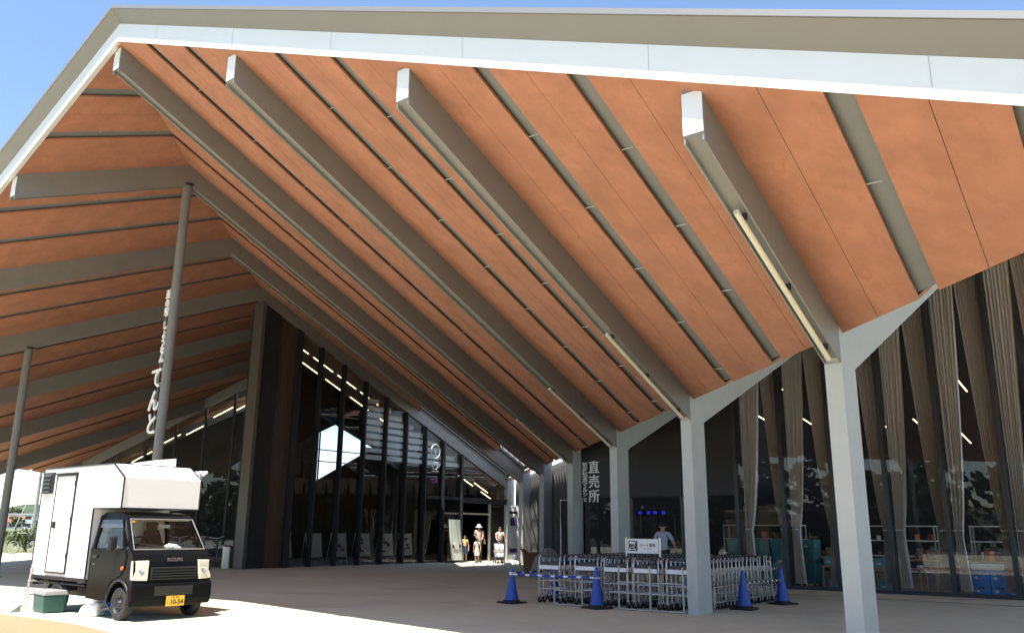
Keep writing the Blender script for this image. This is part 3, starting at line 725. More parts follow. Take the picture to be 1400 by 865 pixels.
# rear glass wall to the left, running square to the ridge
P0, P1 = Vector((26.2, 34.15)), Vector((18.75, 41.75))
dirw = (P1-P0).normalized(); Lr = (P1-P0).length; nrm = Vector((-dirw.y, dirw.x))
rw = thing('rear_glass_wall', 'dark rear glass wall beyond the truck, its sloping top following the roof', 'glass wall', (P0.x, P0.y, 0), math.atan2(dirw.y, dirw.x))
def rtop(s): p = P0 + dirw*s; return soff(p.x, p.y) - .03
def rq(mb, s0, s1, y0, y1, z0=0, z1=None, dz=0):
    t0, t1 = (rtop(s0)+dz, rtop(s1)+dz) if z1 is None else (z1, z1)
    b0_, b1_ = (z0, z0) if not callable(z0) else (z0(s0), z0(s1))
    mb.hexa([(s0,y0,b0_),(s1,y0,b1_),(s1,y1,b1_),(s0,y1,b0_)], [(s0,y0,t0),(s1,y0,t1),(s1,y1,t1),(s0,y1,t0)]); return mb
rq(MB(), 0, Lr, -.15, .15, lambda s: rtop(s)-.5).build('rake_beam', M['beam'], rw)
nb = 8
for k in range(nb+1):
    s = Lr*k/nb; rq(MB(), max(0, s-.05), min(Lr, s+.05), -.12, .12, 0, None, -.51).build('mullion', M['dark_metal'], rw)
for k in range(nb): rq(MB(), Lr*k/nb+.052, Lr*(k+1)/nb-.052, -.006, .006, .05, None, -.51).build('pane', M['glass'], rw)
rq(MB(), Lr-.02, Lr+.28, -.2, .2, 0, None, -.0).build('end_post', M['dark_metal'], rw)
bk = MB(); rq(bk, -1, Lr-.3, 3.6 if nrm.dot(Vector((1,1))) > 0 else -3.8, 3.8 if nrm.dot(Vector((1,1))) > 0 else -3.6, 0, None, -.05); bk.build('room_back_wall', M['dark_panel'], rw)
bk = MB(); bk.box(0, Lr-.3, .15, 3.6, 0, .004) if nrm.dot(Vector((1,1))) > 0 else bk.box(0, Lr-.3, -3.6, -.15, 0, .004); bk.build('room_floor', M['floor_in'], rw)
bk = MB(); rq(bk, Lr-.4, Lr-.2, *( (.15, 3.7) if nrm.dot(Vector((1,1))) > 0 else (-3.7, -.15))); bk.build('room_side_wall', M['dark_panel'], rw)
sg = 1 if nrm.dot(Vector((1,1))) > 0 else -1
for k, (s, y) in enumerate(((1.6, .9), (2.6, 1.9), (3.4, .9), (4.8, 1.6), (5.8, .9), (7.2, 1.4))):
    p = P0 + dirw*s + nrm*y*sg; z = rtop(s) - .9
    lb = MB(); d3 = dirw*.45; sl_ = (rtop(s+.45)-rtop(s-.45))/.9
    lb.tube([(-d3.x, -d3.y, -.45*sl_), (d3.x, d3.y, .45*sl_)], .02, 6); o = lb.build('ceiling_strip_lamp', M['lamp']); o.location = (p.x, p.y, z)
    tag(o, 'thin warm lit strip behind the rear glass wall above the truck', 'lamp', 'lit strips behind the rear glass')

# ------------------------------------------------------------------ the food truck (local x forward from the front axle, right-hand side at -y)
tk = thing('food_truck', 'small black cab truck with a tall white kitchen box and yellow plate', 'truck', (7.529, 12.743, 0), R(-91.2), None, .8931)
def arcpts(cx, cz, r, a0, a1, n): return [(cx + r*math.cos(a0+(a1-a0)*k/n), cz + r*math.sin(a0+(a1-a0)*k/n)) for k in range(n+1)]
prof = [(-1.14,.30), (-1.14,1.14), (.235,1.145), (.33,1.06), (.395,.95), (.415,.80), (.425,.62), (.425,.40), (.40,.30), (.365,.285)] + arcpts(0,.27,.365,0,PI,14) + [(-.38,.285)]
b = MB(); b.prism_y(prof, -.715, .715); b.build('cab_body', M['black_paint'], tk, bevel=.045)
# floor plug so that the wheel notch does not show daylight
b = MB(); b.box(-.42, .36, -.50, .50, .22, .66); b.box(-3.3, .3, -.33, .33, .30, .42); b.box(-1.5, -1.1, -.5, .5, .28, .55); b.box(-2.8,-1.9,-.25,.25,.25,.33); b.build('chassis', M['black_plastic'], tk)
# greenhouse
def bar(mb, p, q, w, d):
    p, q = Vector(p), Vector(q); mb.hexa([(p.x-w,p.y-d,p.z),(p.x+w,p.y-d,p.z),(p.x+w,p.y+d,p.z),(p.x-w,p.y+d,p.z)], [(q.x-w,q.y-d,q.z),(q.x+w,q.y-d,q.z),(q.x+w,q.y+d,q.z),(q.x-w,q.y+d,q.z)])
b = MB()
for s_ in (-1, 1):
    bar(b, (.22, s_*.672, 1.13), (-.17, s_*.60, 1.66), .035, .03)
    bar(b, (-1.09, s_*.685, 1.13), (-1.05, s_*.61, 1.66), .05, .025)
    bar(b, (-.02, s_*.69, 1.13), (-.28, s_*.615, 1.63), .018, .018)
b.prism([(-1.14,1.64),(-1.12,1.715),(-.95,1.76),(-.55,1.775),(-.28,1.745),(-.14,1.68),(-.115,1.635)], lambda x,z: (x,-.63+.25*max(0,z-1.63)*.6,z), lambda x,z: (x,.63-.25*max(0,z-1.63)*.6,z))
b.box(-1.14,-1.10,-.68,.68,1.13,1.22); b.box(-1.135,-1.105,-.62,-.40,1.22,1.64); b.box(-1.135,-1.105,.40,.62,1.22,1.64)
b.build('cab_roof', M['black_paint'], tk, bevel=.015)
b = MB(); b.hexa([(.235,-.645,1.15),(.245,-.645,1.15),(.245,.645,1.15),(.235,.645,1.15)], [(-.145,-.575,1.645),(-.135,-.575,1.645),(-.135,.575,1.645),(-.145,.575,1.645)]); b.build('windscreen', M['car_glass'], tk)
b = MB(); P = [(.24,-.655,1.145),(-.137,-.585,1.648),(-.137,.585,1.648),(.24,.655,1.145)]; b.tube([(x+.012,y,z) for x,y,z in P], .011, 6, closed=True); b.build('windscreen_seal', M['chrome' if False else 'grey_lid'], tk)
for s_ in (-1, 1):
    d = MB(); y = s_*.716
    dpz = [(-1.08,.36),(-1.08,1.14),(.10,1.14),(.16,1.05),(.13,.86),(.02,.72),(-.26,.62),(-.37,.48),(-.40,.36)]
    d.prism(dpz, lambda x,z: (x, y, z), lambda x,z: (x, y+s_*.014, z)); do = d.build('door', M['black_paint'], tk, bevel=.006)
    h = MB(); h.box(-1.0,-.83, min(y+s_*.014,y+s_*.04), max(y+s_*.014,y+s_*.04), .98, 1.03); h.build('handle', M['black_plastic'], do, bevel=.008)
    h = MB(); h.lathe([(.012,0),(.012,s_*.01)], 10, (-.93, y+s_*.014, .88), 'y'); h.build('lock', M['chrome'], do)
    g = MB(); g.hexa([(-1.03,s_*.678,1.15),(-.06,s_*.686,1.15),(-.06,s_*.692,1.15),(-1.03,s_*.684,1.15)], [(-1.0,s_*.612,1.62),(-.30,s_*.617,1.62),(-.30,s_*.623,1.62),(-1.0,s_*.618,1.62)]); g.build('side_window', M['car_glass'], tk)
    g = MB(); g.hexa([(-1.02,s_*.650,1.50),(-.20,s_*.655,1.50),(-.20,s_*.66,1.50),(-1.02,s_*.655,1.50)], [(-1.0,s_*.632,1.64),(-.28,s_*.632,1.64),(-.28,s_*.64,1.64),(-1.0,s_*.64,1.64)]); g.build('rain_visor', mat('smoked visor', (.05,.05,.075), .15), tk)
    m = MB(); m.box(-.22,-.12, *sorted((s_*.76, s_*.90)), 1.13, 1.36); mo = m.build('wing_mirror', M['black_plastic'], tk, bevel=.03)
    m = MB(); m.tube([(-.05,s_*.69,1.16),(-.15,s_*.80,1.15)], .018, 8); m.build('mirror_stalk', M['black_plastic'], mo)
    m = MB(); m.lathe([(.035,0),(.03,s_*.02)], 12, (.08, s_*.716+s_*.014, .84), 'y'); m.build('side_indicator', M['amber'], tk)
    hl = MB(); ya, yb_ = s_*.725, s_*.475
    hl.hexa([(.425,ya,.655),(.468,yb_,.645),(.38,yb_,.645),(.30,ya*.98,.655)], [(.385,ya,.965),(.432,yb_-s_*.02,.97),(.34,yb_-s_*.02,.97),(.28,ya*.98,.965)])
    ho = hl.build('headlight', M['headlamp'], tk, bevel=.012)
    r_ = MB(); r_.lathe([(.015,.438),(.055,.446),(.06,.440)], 14, (0, s_*.57, .80), 'x'); r_.build('reflector_ring', M['chrome'], ho)
    f = MB(); pa = arcpts(0,.27,.375,.05,PI-.05,14); n = len(pa)
    f.tube([(x, s_*.722, z) for x, z in pa], .022, 8); f.build('wheel_arch', M['black_plastic'], tk, smooth=True)
    w = MB(); w.tube([(.30,s_*.02,1.165),(.26,s_*.02+.0,1.18),(.20,s_*.45-.1,1.235)], .008, 6); w.build('wiper', M['ink'], tk)
b = MB(); b.prism_y([(.30,.24),(.30,.60),(.46,.615),(.478,.55),(.475,.34),(.44,.235)], -.735, .735); b.build('bumper', M['black_paint'], tk, bevel=.03)
b = MB(); b.box(.42,.452,-.42,.42,.66,.86); go = b.build('grille', M['black_plastic'], tk, bevel=.008)
b = MB()
for k in range(4): b.box(.452,.462,-.40,.40,.675+k*.045,.695+k*.045)
b.build('grille_bar', M['black_paint'], go)
b = MB(); b.box(.470,.480,-.34,.36,.40,.55); go = b.build('lower_grille', M['ink'], tk)
b = MB()
for k in range(3): b.box(.478,.486,-.33,.35,.42+k*.042,.436+k*.042)
b.build('grille_bar', M['black_plastic'], go)
text_obj('nose_lettering', 'SUZUKI', .085, mat('dark chrome lettering', (.16,.16,.165), .3, .6), axes((0,1,0), (-.52,0,.85), (.85,0,.52), (.397,.02,.975)), tk, .008, .002)
b = MB(); b.box(.479,.492,-.115,.215,.225,.39); po = b.build('number_plate', M['plate_yellow'], tk)
FX = lambda y, z, x=.4925: axes((0,1,0), (0,0,1), (1,0,0), (x, y, z))
text_obj('plate_number', '10-54', .105, M['ink'], FX(.075,.285), po, .0015, .003); text_obj('plate_region', '柏 480', .042, M['ink'], FX(.05,.362), po, .0015); text_obj('plate_kana', 'い', .045, M['ink'], FX(-.09,.285), po, .0015)
b = MB(); b.lathe([(.012,.492),(.012,.498)], 8, (0,-.03,.36), 'x'); b.lathe([(.012,.492),(.012,.498)], 8, (0,.14,.36), 'x'); b.build('plate_bolt', M['chrome'], po)
# cab interior
for y in (-.33, .33):
    b = MB(); b.box(-1.0,-.50,y-.22,y+.22,1.13,1.20); b.hexa([(-1.06,y-.20,1.18),(-.93,y-.20,1.18),(-.93,y+.20,1.18),(-1.06,y+.20,1.18)], [(-1.08,y-.14,1.46),(-1.0,y-.14,1.46),(-1.0,y+.14,1.46),(-1.08,y+.14,1.46)]); b.box(-1.08,-1.0,y-.11,y+.11,1.47,1.60); b.build('seat', M['seat'], tk, bevel=.03)
b = MB(); b.tube([(-.28+.07*math.sin(t), -.33+.18*math.cos(t), 1.22+.13*math.sin(t)) for t in [2*PI*k/20 for k in range(20)]], .013, 6, closed=True); b.tube([(-.28,-.33,1.22),(-.1,-.33,1.13)], .02, 6); b.tube([(-.28,-.50,1.22),(-.28,-.16,1.22)], .012, 6); b.build('steering_wheel', M['black_plastic'], tk)
b = MB(); b.hexa([(-.16,-.64,1.13),(.20,-.64,1.13),(.20,.64,1.13),(-.16,.64,1.13)], [(-.14,-.62,1.19),(.17,-.62,1.155),(.17,.62,1.155),(-.14,.62,1.19)]); b.build('dashboard', M['black_plastic'], tk)
b = MB(); b.box(-1.098,-1.09,-.60,.60,1.14,1.30); b.box(-1.098,-1.09,-.60,-.38,1.30,1.63); b.box(-1.098,-1.09,.38,.60,1.30,1.63); b.box(-1.07,-.20,-.575,.575,1.625,1.634); b.build('cab_lining', M['cab_trim'], tk)
b = MB(); b.hexa([(-.05,.02,1.185),(.12,.0,1.165),(.13,.28,1.165),(-.02,.30,1.185)], [(.0,.10,1.24),(.06,.08,1.22),(.08,.22,1.20),(.03,.24,1.22)]); b.build('papers', M['white_plastic'], tk)
b = MB(); b.box(-.22,-.19,-.02,.20,1.50,1.56); b.build('inner_mirror', M['grey_lid'], tk)
b = MB(); b.box(-.11,-.105,-.56,-.50,1.585,1.62); b.build('sticker', M['plate_yellow'], tk)
# kitchen box
bp = [(-3.42,.61),(-3.42,2.61),(-.62,2.61),(-.20,2.36),(-.20,1.83),(-1.20,1.83),(-1.20,.61)]
b = MB(); b.prism_y(bp, -.735, .735); bo = b.build('kitchen_box', M['white_paint'], tk)
sm_ = MB()
for x in (-1.62,): sm_.box(x-.003,x+.003,-.7375,-.734,.63,2.59)
sm_.build('panel_seam', M['grey_lid'], bo)
lt_ = MB(); lt_.box(-1.36,-1.32,-.765,-.735,.70,.80); lt_.tube([(-1.34,-.765,.80),(-1.34,-.785,.72)], .008, 6); lt_.box(-3.38,-3.33,-.765,-.735,.66,.74); lt_.build('latch', M['cart'], bo)
for z in (.95, 1.6, 2.25): hg = MB(); hg.tube([(-1.985,-.765,z),(-1.985,-.765,z+.09)], .013, 6); hg.build('hinge', M['black_plastic'], bo)
tr = MB()
for y in (-.737, .737):
    for p, q in zip(bp, bp[1:]+bp[:1]): tr.tube([(p[0], y, p[1]), (q[0], y, q[1])], .016, 4)
for p in ((-.20,1.83),(-.62,2.61),(-3.42,2.61),(-1.20,1.83)): tr.tube([(p[0],-.737,p[1]),(p[0],.737,p[1])], .014, 4)
tr.build('edge_trim', M['black_plastic'], bo)
b = MB(); b.box(-2.76,-2.0,-.752,-.736,.70,2.44); do = b.build('side_door', M['white_paint'], tk)
b = MB()
for x0,x1,z0,z1 in ((-2.79,-2.76,.67,2.47),(-2.0,-1.97,.67,2.47),(-2.76,-2.0,2.44,2.47),(-2.76,-2.0,.67,.70),(-2.86,-1.94,2.475,2.50)): b.box(x0,x1,-.762 if z0<2.47 else -.79,-.736,z0,z1)
b.build('frame', M['black_plastic'], do)
b = MB(); b.box(-2.68,-2.60,-.80,-.752,1.48,1.60); b.build('handle', M['black_plastic'], do, bevel=.01)
b = MB(); b.box(-3.36,-2.92,-.76,-.736,2.13,2.53); vo = b.build('louvre_vent', M['black_plastic'], tk)
b = MB()
for k in range(5): b.hexa([(-3.34,-.80,2.15+k*.075),(-2.99,-.80,2.15+k*.075),(-2.99,-.76,2.17+k*.075),(-3.34,-.76,2.17+k*.075)], [(-3.34,-.80,2.16+k*.075),(-2.99,-.80,2.16+k*.075),(-2.99,-.76,2.20+k*.075),(-3.34,-.76,2.20+k*.075)])
b.build('slat', mat('faded black slat', (.06,.06,.06), .4), vo)
b = MB(); b.hexa([(-1.75,-.12,2.612),(-.95,-.12,2.612),(-.95,.62,2.612),(-1.75,.62,2.612)], [(-1.75,-.12,2.66),(-.95,-.12,2.66),(-.95,.62,2.80),(-1.75,.62,2.80)]); b.build('roof_hatch', M['white_paint'], tk)
b = MB(); b.tube([(-3.2,.80,2.50),(-.25,.80,2.50)], .05, 10); b.tube([(-.25,.80,2.50),(-.22,.86,2.53)], .03, 8); ao = b.build('awning_roll', M['white_plastic'], tk, smooth=True)
b = MB(); b.box(-.32,-.26,.737,.79,2.1,2.52); b.box(-3.2,-3.1,.737,.79,2.1,2.52); b.build('arm', M['grey_lid'], ao)
b = MB(); b.box(-3.42,-1.2,-.72,.72,.555,.608); b.box(-3.40,-3.34,-.7,.7,.44,.555); b.tube([(-3.38,-.68,.50),(-1.25,-.68,.50)], .02, 6); b.build('flat_bed', M['black_plastic'], tk)
for s_ in (-1, 1):
    b = MB(); pa = arcpts(-2.35,.27,.36,.3,PI-.3,10); n = len(pa)
    for (x0,z0),(x1,z1) in zip(pa, pa[1:]): b.hexa([(x0,s_*.70,z0),(x1,s_*.70,z1),(x1,s_*.46,z1),(x0,s_*.46,z0)], [(x0,s_*.70,z0+.015),(x1,s_*.70,z1+.015),(x1,s_*.46,z1+.015),(x0,s_*.46,z0+.015)])
    b.build('mudguard', M['black_plastic'], tk)
    for x in (0., -2.35):
        y0, y1 = s_*.545, s_*.705; sg_ = s_
        t_ = MB(); t_.lathe([(.17,y0),(.235,y0),(.262,y0+sg_*.02),(.268,y0+sg_*.06),(.268,y1-sg_*.05),(.26,y1-sg_*.015),(.235,y1),(.175,y1-sg_*.005),(.165,y1-sg_*.02)], 32, (x,0,.268), 'y', caps=False)
        to = t_.build('wheel', M['rubber'], tk, smooth=True)
        r_ = MB(); r_.lathe([(.0,y1-sg_*.03),(.045,y1-sg_*.012),(.055,y1-sg_*.035),(.10,y1-sg_*.055),(.125,y1-sg_*.035),(.15,y1-sg_*.03),(.17,y1-sg_*.008),(.174,y1-sg_*.03),(.165,y0)], 28, (x,0,.268), 'y', caps=False)
        r_.build('rim', M['steel_rim'], to, smooth=True)
        n_ = MB()
        for k in range(8): a = k*PI/4; n_.lathe([(.014,y1-sg_*.048),(.014,y1-sg_*.028)], 8, (x+.112*math.cos(a),0,.268+.112*math.sin(a)), 'y')
        n_.build('wheel_hole', M['ink'], to)

# ------------------------------------------------------------------ bits around the truck
t = thing('cool_box', 'dark green storage box with grey lid standing beside the truck rear wheel', 'storage box', (6.86, 14.82, .003), R(-97))
b = MB(); b.hexa([(-.25,-.16,0),(.25,-.16,0),(.25,.16,0),(-.25,.16,0)], [(-.27,-.18,.27),(.27,-.18,.27),(.27,.18,.27),(-.27,.18,.27)]); b.build('tub', M['green_box'], t, bevel=.02)
b = MB(); b.hexa([(-.30,-.20,.271),(.30,-.20,.271),(.30,.20,.271),(-.30,.20,.271)], [(-.28,-.18,.35),(.28,-.18,.35),(.28,.18,.35),(-.28,.18,.35)]); b.build('lid', M['grey_lid'], t, bevel=.02)
t = thing('water_jug', 'white plastic water jug lying on its side near the front wheel', 'jug', (7.02, 13.72, .003), R(-60))
b = MB(); b.hexa([(-.19,-.11,0),(.17,-.13,0),(.17,.13,0),(-.19,.11,0)], [(-.15,-.09,.15),(.15,-.10,.22),(.15,.10,.22),(-.15,.09,.15)]); b.build('body', M['white_plastic'], t, bevel=.045)
b = MB(); b.tube([(.05,0,.20),(.05,0,.33),(.11,0,.34)], [.055,.05,.03], 12); b.build('neck', M['white_plastic'], t, smooth=True)
b = MB(); b.tube([(.16,0,.10),(.30,0,.12)], .025, 10); b.build('spout', M['grey_lid'], t, smooth=True)
t = thing('hose_reel', 'blue plastic hose reel standing upright behind the white jug', 'hose reel', (7.42, 14.05, .003), R(-50))
b = MB(); b.lathe([(.15,-.06),(.15,-.045),(.06,-.045),(.06,.045),(.15,.045),(.15,.06)], 24, (0,0,.16), 'y'); b.build('spool', M['blue_crate'], t, smooth=True)
b = MB(); b.tube([(-.12,-.09,.012),(0,-.09,.17),(.12,-.09,.012)], .012, 6); b.tube([(-.12,.09,.012),(0,.09,.17),(.12,.09,.012)], .012, 6); b.build('stand', M['white_plastic'], t)
t = thing('step_stool', 'pale folding step stool leaning at the rear corner of the truck', 'step stool', (7.0, 15.62, .0), R(-100))
b = MB()
for y in (-.15,.15): b.tube([(.06,y,0.012),(-.06,y*.8,.62)], .014, 6); b.tube([(-.18,y,.012),(-.06,y*.8,.60)], .012, 6)
b.tube([(-.06,-.12,.62),(-.09,-.1,.80),(-.09,.1,.80),(-.06,.12,.62)], .013, 6); b.build('frame', M['galv'], t)
for z, x in ((.22,.02),(.44,-.02)):
    b = MB(); b.box(x-.09,x+.05,-.14,.14,z,z+.025); b.build('step', M['galv'], t)
t = thing('dust_pan', 'small dull grey dustpan lying on the ground left of the green box', 'dustpan', (6.42, 15.25, .003), R(30))
b = MB(); b.hexa([(-.13,-.14,0),(.13,-.14,0),(.13,.14,0),(-.13,.14,0)], [(-.12,-.13,.02),(.10,-.13,.10),(.10,.13,.10),(-.12,.13,.02)]); b.build('pan', M['grey_lid'], t); b = MB(); b.tube([(.12,0,.08),(.30,0,.07)], .02, 8); b.build('handle', M['grey_lid'], t)

# ------------------------------------------------------------------ shopping carts, nested in five rows
proto = thing('shopping_cart', '', 'shopping cart', (0,0,0), 0, 'nested shopping carts in the corral')
b = MB()
for s_ in (-1, 1):
    b.tube([(.085,s_*.235,.875),(.04,s_*.24,.885),(.01,s_*.245,.85),(-.005,s_*.25,.74),(.0,s_*.25,.60),(.03,s_*.25,.50),(.26,s_*.225,.36),(.34,s_*.215,.30),(.36,s_*.21,.13)], .0115, 6)
    b.tube([(-.01,s_*.25,.62),(.0,s_*.25,.11)], .010, 6)
    b.tube([(.0,s_*.25,.27),(.36,s_*.21,.27)], .008, 5)
    b.tube([(.0,s_*.24,.60),(.50,s_*.20,.64)], .009, 5)
b.tube([(.50,-.20,.64),(.50,.20,.64)], .009, 5); b.tube([(.36,-.21,.27),(.36,.21,.27)], .009, 5); b.tube([(.0,-.25,.27),(.0,.25,.27)], .009, 5); b.tube([(.0,-.25,.42),(.0,.25,.42)], .007, 5)
for y in (-.14,-.05,.05,.14): b.tube([(.0,y,.27),(.36,y*.85,.27)], .005, 4); b.tube([(.0,y,.60),(.50,y*.8,.64)], .005, 4)
b.build('frame', M['cart'], proto, smooth=True)
b = MB(); b.tube([(.085,-.24,.875),(.085,.24,.875)], .019, 8); b.box(.06,.11,-.07,.07,.85,.90); b.build('handle', M['cart_dark'], proto)
b = MB(); b.hexa([(-.035,-.235,.635),(-.02,-.235,.635),(-.02,.235,.635),(-.035,.235,.635)], [(-.02,-.235,.705),(-.005,-.235,.705),(-.005,.235,.705),(-.02,.235,.705)]); b.build('name_plate', M['white_plastic'], proto)
b = MB(); b.box(-.0,.12,-.22,.22,.715,.735); b.box(.02,.03,-.20,.20,.735,.775); b.build('child_seat_flap', M['cart_dark'], proto)
for x, y in ((0.0,-.245),(0.0,.245),(.36,-.205),(.36,.205)):
    b = MB(); b.lathe([(.02,y-.016),(.058,y-.016),(.062,y),(.058,y+.016),(.02,y+.016)], 14, (x+.02,0,.062), 'y'); w = b.build('caster', M['rubber'], proto)
    b = MB(); b.box(x-.012,x+.03,y-.024,y-.019,.055,.135); b.box(x-.012,x+.03,y+.019,y+.024,.055,.135); b.box(x-.012,x+.03,y-.024,y+.024,.135,.142); b.build('fork', M['cart'], w)
kids = KIDS(proto); first = True; rnd = random.Random(2)
NR = 22
for r_, yb_ in enumerate((9.88, 9.12, 8.43, 7.78, 7.16)):
    for k in range(NR):
        o = proto if first else copy_tree(proto, kids); first = False
        o.location = (14.0 + k*.172 + rnd.uniform(-.012,.012) + (0, .12, .06, .05, .1)[r_], yb_ + rnd.uniform(-.012,.012), 0); o.rotation_euler = (0,0,rnd.uniform(-.02,.02))
        if k == 0: pl = 'front cart, white plate facing out'
        elif k == NR-1: pl = 'last cart, deepest in'
        else: pl = (ORD[k] if k < 20 else 'twenty-first') + ' cart from the front'
        o['label'] = f'silver shopping cart, {pl}, of the {ORD[r_]} row from the left'

# corral rails
def rail_set(label, pts, h, bars, foot=True):
    p0 = Vector((*pts[0], 0)); t = thing('corral_rail', label, 'railing', p0, 0, 'pale rails round the cart corral')
    for x, y in pts:
        b = MB(); q = Vector((x, y, 0)) - p0; b.tube([q + Vector((0,0,.015)), q + Vector((0,0,h))], .016, 8); b.build('post', M['galv'], t, smooth=True)
    for z in bars:
        b = MB(); q0, q1 = Vector((*pts[0], z)) - p0, Vector((*pts[-1], z)) - p0; b.tube([q0, q1], .011 if z > .03 else .014, 8); b.build('rail', M['galv'], t, smooth=True)
    return t
rail_set('short low pale rail at the left front of the cart corral', [(13.82,9.64),(13.72,8.95)], .57, (.45,.27,.02))
rail_set('long pale rail with three posts along the front of the carts', [(13.76,8.19),(13.78,7.57),(13.86,6.97)], .76, (.48,.29,.02))
rail_set('pale rail beside the right-hand row of carts behind the column', [(14.7,6.80),(16.2,6.80),(17.95,6.80)], .42, (.40,.14))
rail_set('pale rail at the left side of the carts, running away', [(14.75,9.50),(16.2,9.50)], .60, (.48,.3))
# sign over the carts
t = thing('cart_sign', 'white cart-parking sign with dark cart picture standing over the carts', 'sign', (14.55, 8.12, 0))
b = MB(); b.box(0,.02,-.33,.34,.96,1.225); bo = b.build('board', M['white_plastic'], t)
for y in (-.355,.365): b = MB(); b.tube([(.01,y,.0),(.01,y,1.25)], .016, 8); b.build('post', M['cart'], t, smooth=True)
b = MB(); b.box(-.004,-.0005,.115,.305,1.0,1.19); b.build('picture_square', mat('dark grey print', (.06,.065,.07), .6), bo)
b = MB()
b.hexa([(-.007,.285,1.135),(-.0045,.285,1.135),(-.0045,.18,1.125),(-.007,.18,1.125)], [(-.007,.275,1.175),(-.0045,.275,1.175),(-.0045,.165,1.165),(-.007,.165,1.165)])
b.tube([(-.005,.14,1.175),(-.005,.165,1.165),(-.005,.19,1.075),(-.005,.275,1.065)], .006, 5); b.tube([(-.005,.19,1.075),(-.005,.16,1.03)], .006, 5); b.tube([(-.005,.27,1.065),(-.005,.285,1.035)], .006, 5); b.tube([(-.005,.15,1.03),(-.005,.29,1.03)], .006, 5)
b.lathe([(.011,-.007),(.011,-.004)], 10, (0,.165,1.02), 'x'); b.lathe([(.011,-.007),(.011,-.004)], 10, (0,.275,1.02), 'x'); b.build('cart_picture', M['white_letter'], bo)
text_obj('main_lettering', 'カート置場', .066, M['ink'], FACE_A((-.001,-.10,1.105)), bo, .0015, .001)
text_obj('small_lettering', 'CART PARKING', .026, mat('grey print', (.25,.25,.26), .6), FACE_A((-.001,-.10,1.045)), bo, .001)

# cones and bars
def cone(x, y, label, h=.68):
    t = thing('traffic_cone', label, 'cone', (x, y, 0), random.uniform(-.4,.4), 'blue cones round the cart corral')
    b = MB(); b.lathe([(.145,.05),(.12,.13),(.035,h-.04),(.03,h),(.018,h),(.016,h-.03)], 24); b.build('cone_body', M['blue_cone'], t, smooth=True)
    b = MB(); b.box(-.21,.21,-.21,.21,0,.035); b.lathe([(.17,.035),(.16,.06),(.14,.07)], 16); b.build('base', M['rubber'], t, bevel=.01)
    return t
cone(13.54, 10.45, 'blue cone with black base, alone at the left end of the carts', .64)
cone(13.70, 8.62, 'blue cone with black base in front of the second row of carts', .72)
cone(15.43, 6.55, 'blue cone with black base just right of the grey column', .68)
cone(17.08, 6.45, 'blue cone with black base at the far right end of the carts', .68)
cone(15.1, 10.55, 'blue cone half hidden behind the left row of carts', .66)
def cbar(p, q, z, label, stripes, m2, r=.02):
    p, q = Vector((*p, z)), Vector((*q, z)); d = (q-p); L = d.length; d.normalize(); e = d*.06
    t = thing('cone_bar', label, 'barrier bar', p, 0, 'bars laid between the blue cones')
    b = MB(); b.tube([-e, q-p+e], r, 10); so_ = b.build('bar', M['white_plastic'], t, smooth=True)
    b = MB()
    for c, (u, v) in ((q-p, (0,1)), (Vector((0,0,0)), (0,1))): b.tube([c + Vector((.05*math.cos(x), .05*math.sin(x), 0)) for x in [2*PI*k/14 for k in range(14)]], .013, 6, closed=True)
    b.build('end_ring', M['white_plastic'], t)
    for k in range(stripes):
        f = (k+.8)/(stripes+.6); w = .09 if m2 == M['blue_cone'] else .06
        b = MB(); b.tube([d*(L*f-w), d*(L*f+w)], r*1.06, 10); b.build('stripe', m2, t)
cbar((13.54,10.45), (13.70,8.62), .53, 'white bar with blue stripes laid between the two left cones', 6, M['blue_cone'])
cbar((13.54,10.45), (15.1,10.55), .56, 'blue striped bar running back from the leftmost cone', 5, M['blue_cone'])
cbar((15.43,6.55), (17.08,6.45), .46, 'thin white bar with dark stripes between the two right cones', 8, M['cart_dark'], .016)

# ------------------------------------------------------------------ things along the ribbed wall
t = thing('cardboard_box', 'large brown cardboard box standing against the ribbed wall', 'box', (23.3, 17.0, 0), R(45))
b = MB(); b.box(-.62,.62,-.32,.32,0,.66); b.build('carton', M['card'], t, bevel=.01)
b = MB(); b.hexa([(-.62,.32,.66),(.62,.32,.66),(.62,.34,.66),(-.62,.34,.66)], [(-.62,.44,.78),(.62,.44,.78),(.62,.46,.78),(-.62,.46,.78)]); b.hexa([(-.62,-.34,.66),(.62,-.34,.66),(.62,-.32,.66),(-.62,-.32,.66)], [(-.62,-.50,.60),(.62,-.50,.60),(.62,-.48,.62),(-.62,-.48,.62)]); b.build('flap', M['card'], t)
b = MB(); rnd = random.Random(4); n = 14
def heap(x, y): return .86*max(0, 1-(abs(x)/.75)**1.7)*max(0, 1-(abs(y)/.5)**2)**.5
V = []; F = []
for i in range(n+1):
    for j in range(n+1):
        x, y = -.75+1.5*i/n, -.5+1.0*j/n; V.append((x, y, heap(x-.12, y) + rnd.uniform(-.03,.03)*(heap(x,y) > .05) + .004))
for i in range(n):
    for j in range(n): a = i*(n+1)+j; F.append((a, a+n+1, a+n+2, a+1))
V += [(x, y, 0.0) for x, y, z in V]; m_ = (n+1)**2
F += [tuple(m_+k for k in f[::-1]) for f in F]
b.poly(V, F); o = b.build('tarpaulin_heap', M['tarp'], None); o.location = (21.2, 15.0, 0); o.rotation_euler.z = R(45); tag(o, 'grey tarpaulin heaped over stored goods beside the market corner', 'tarpaulin')
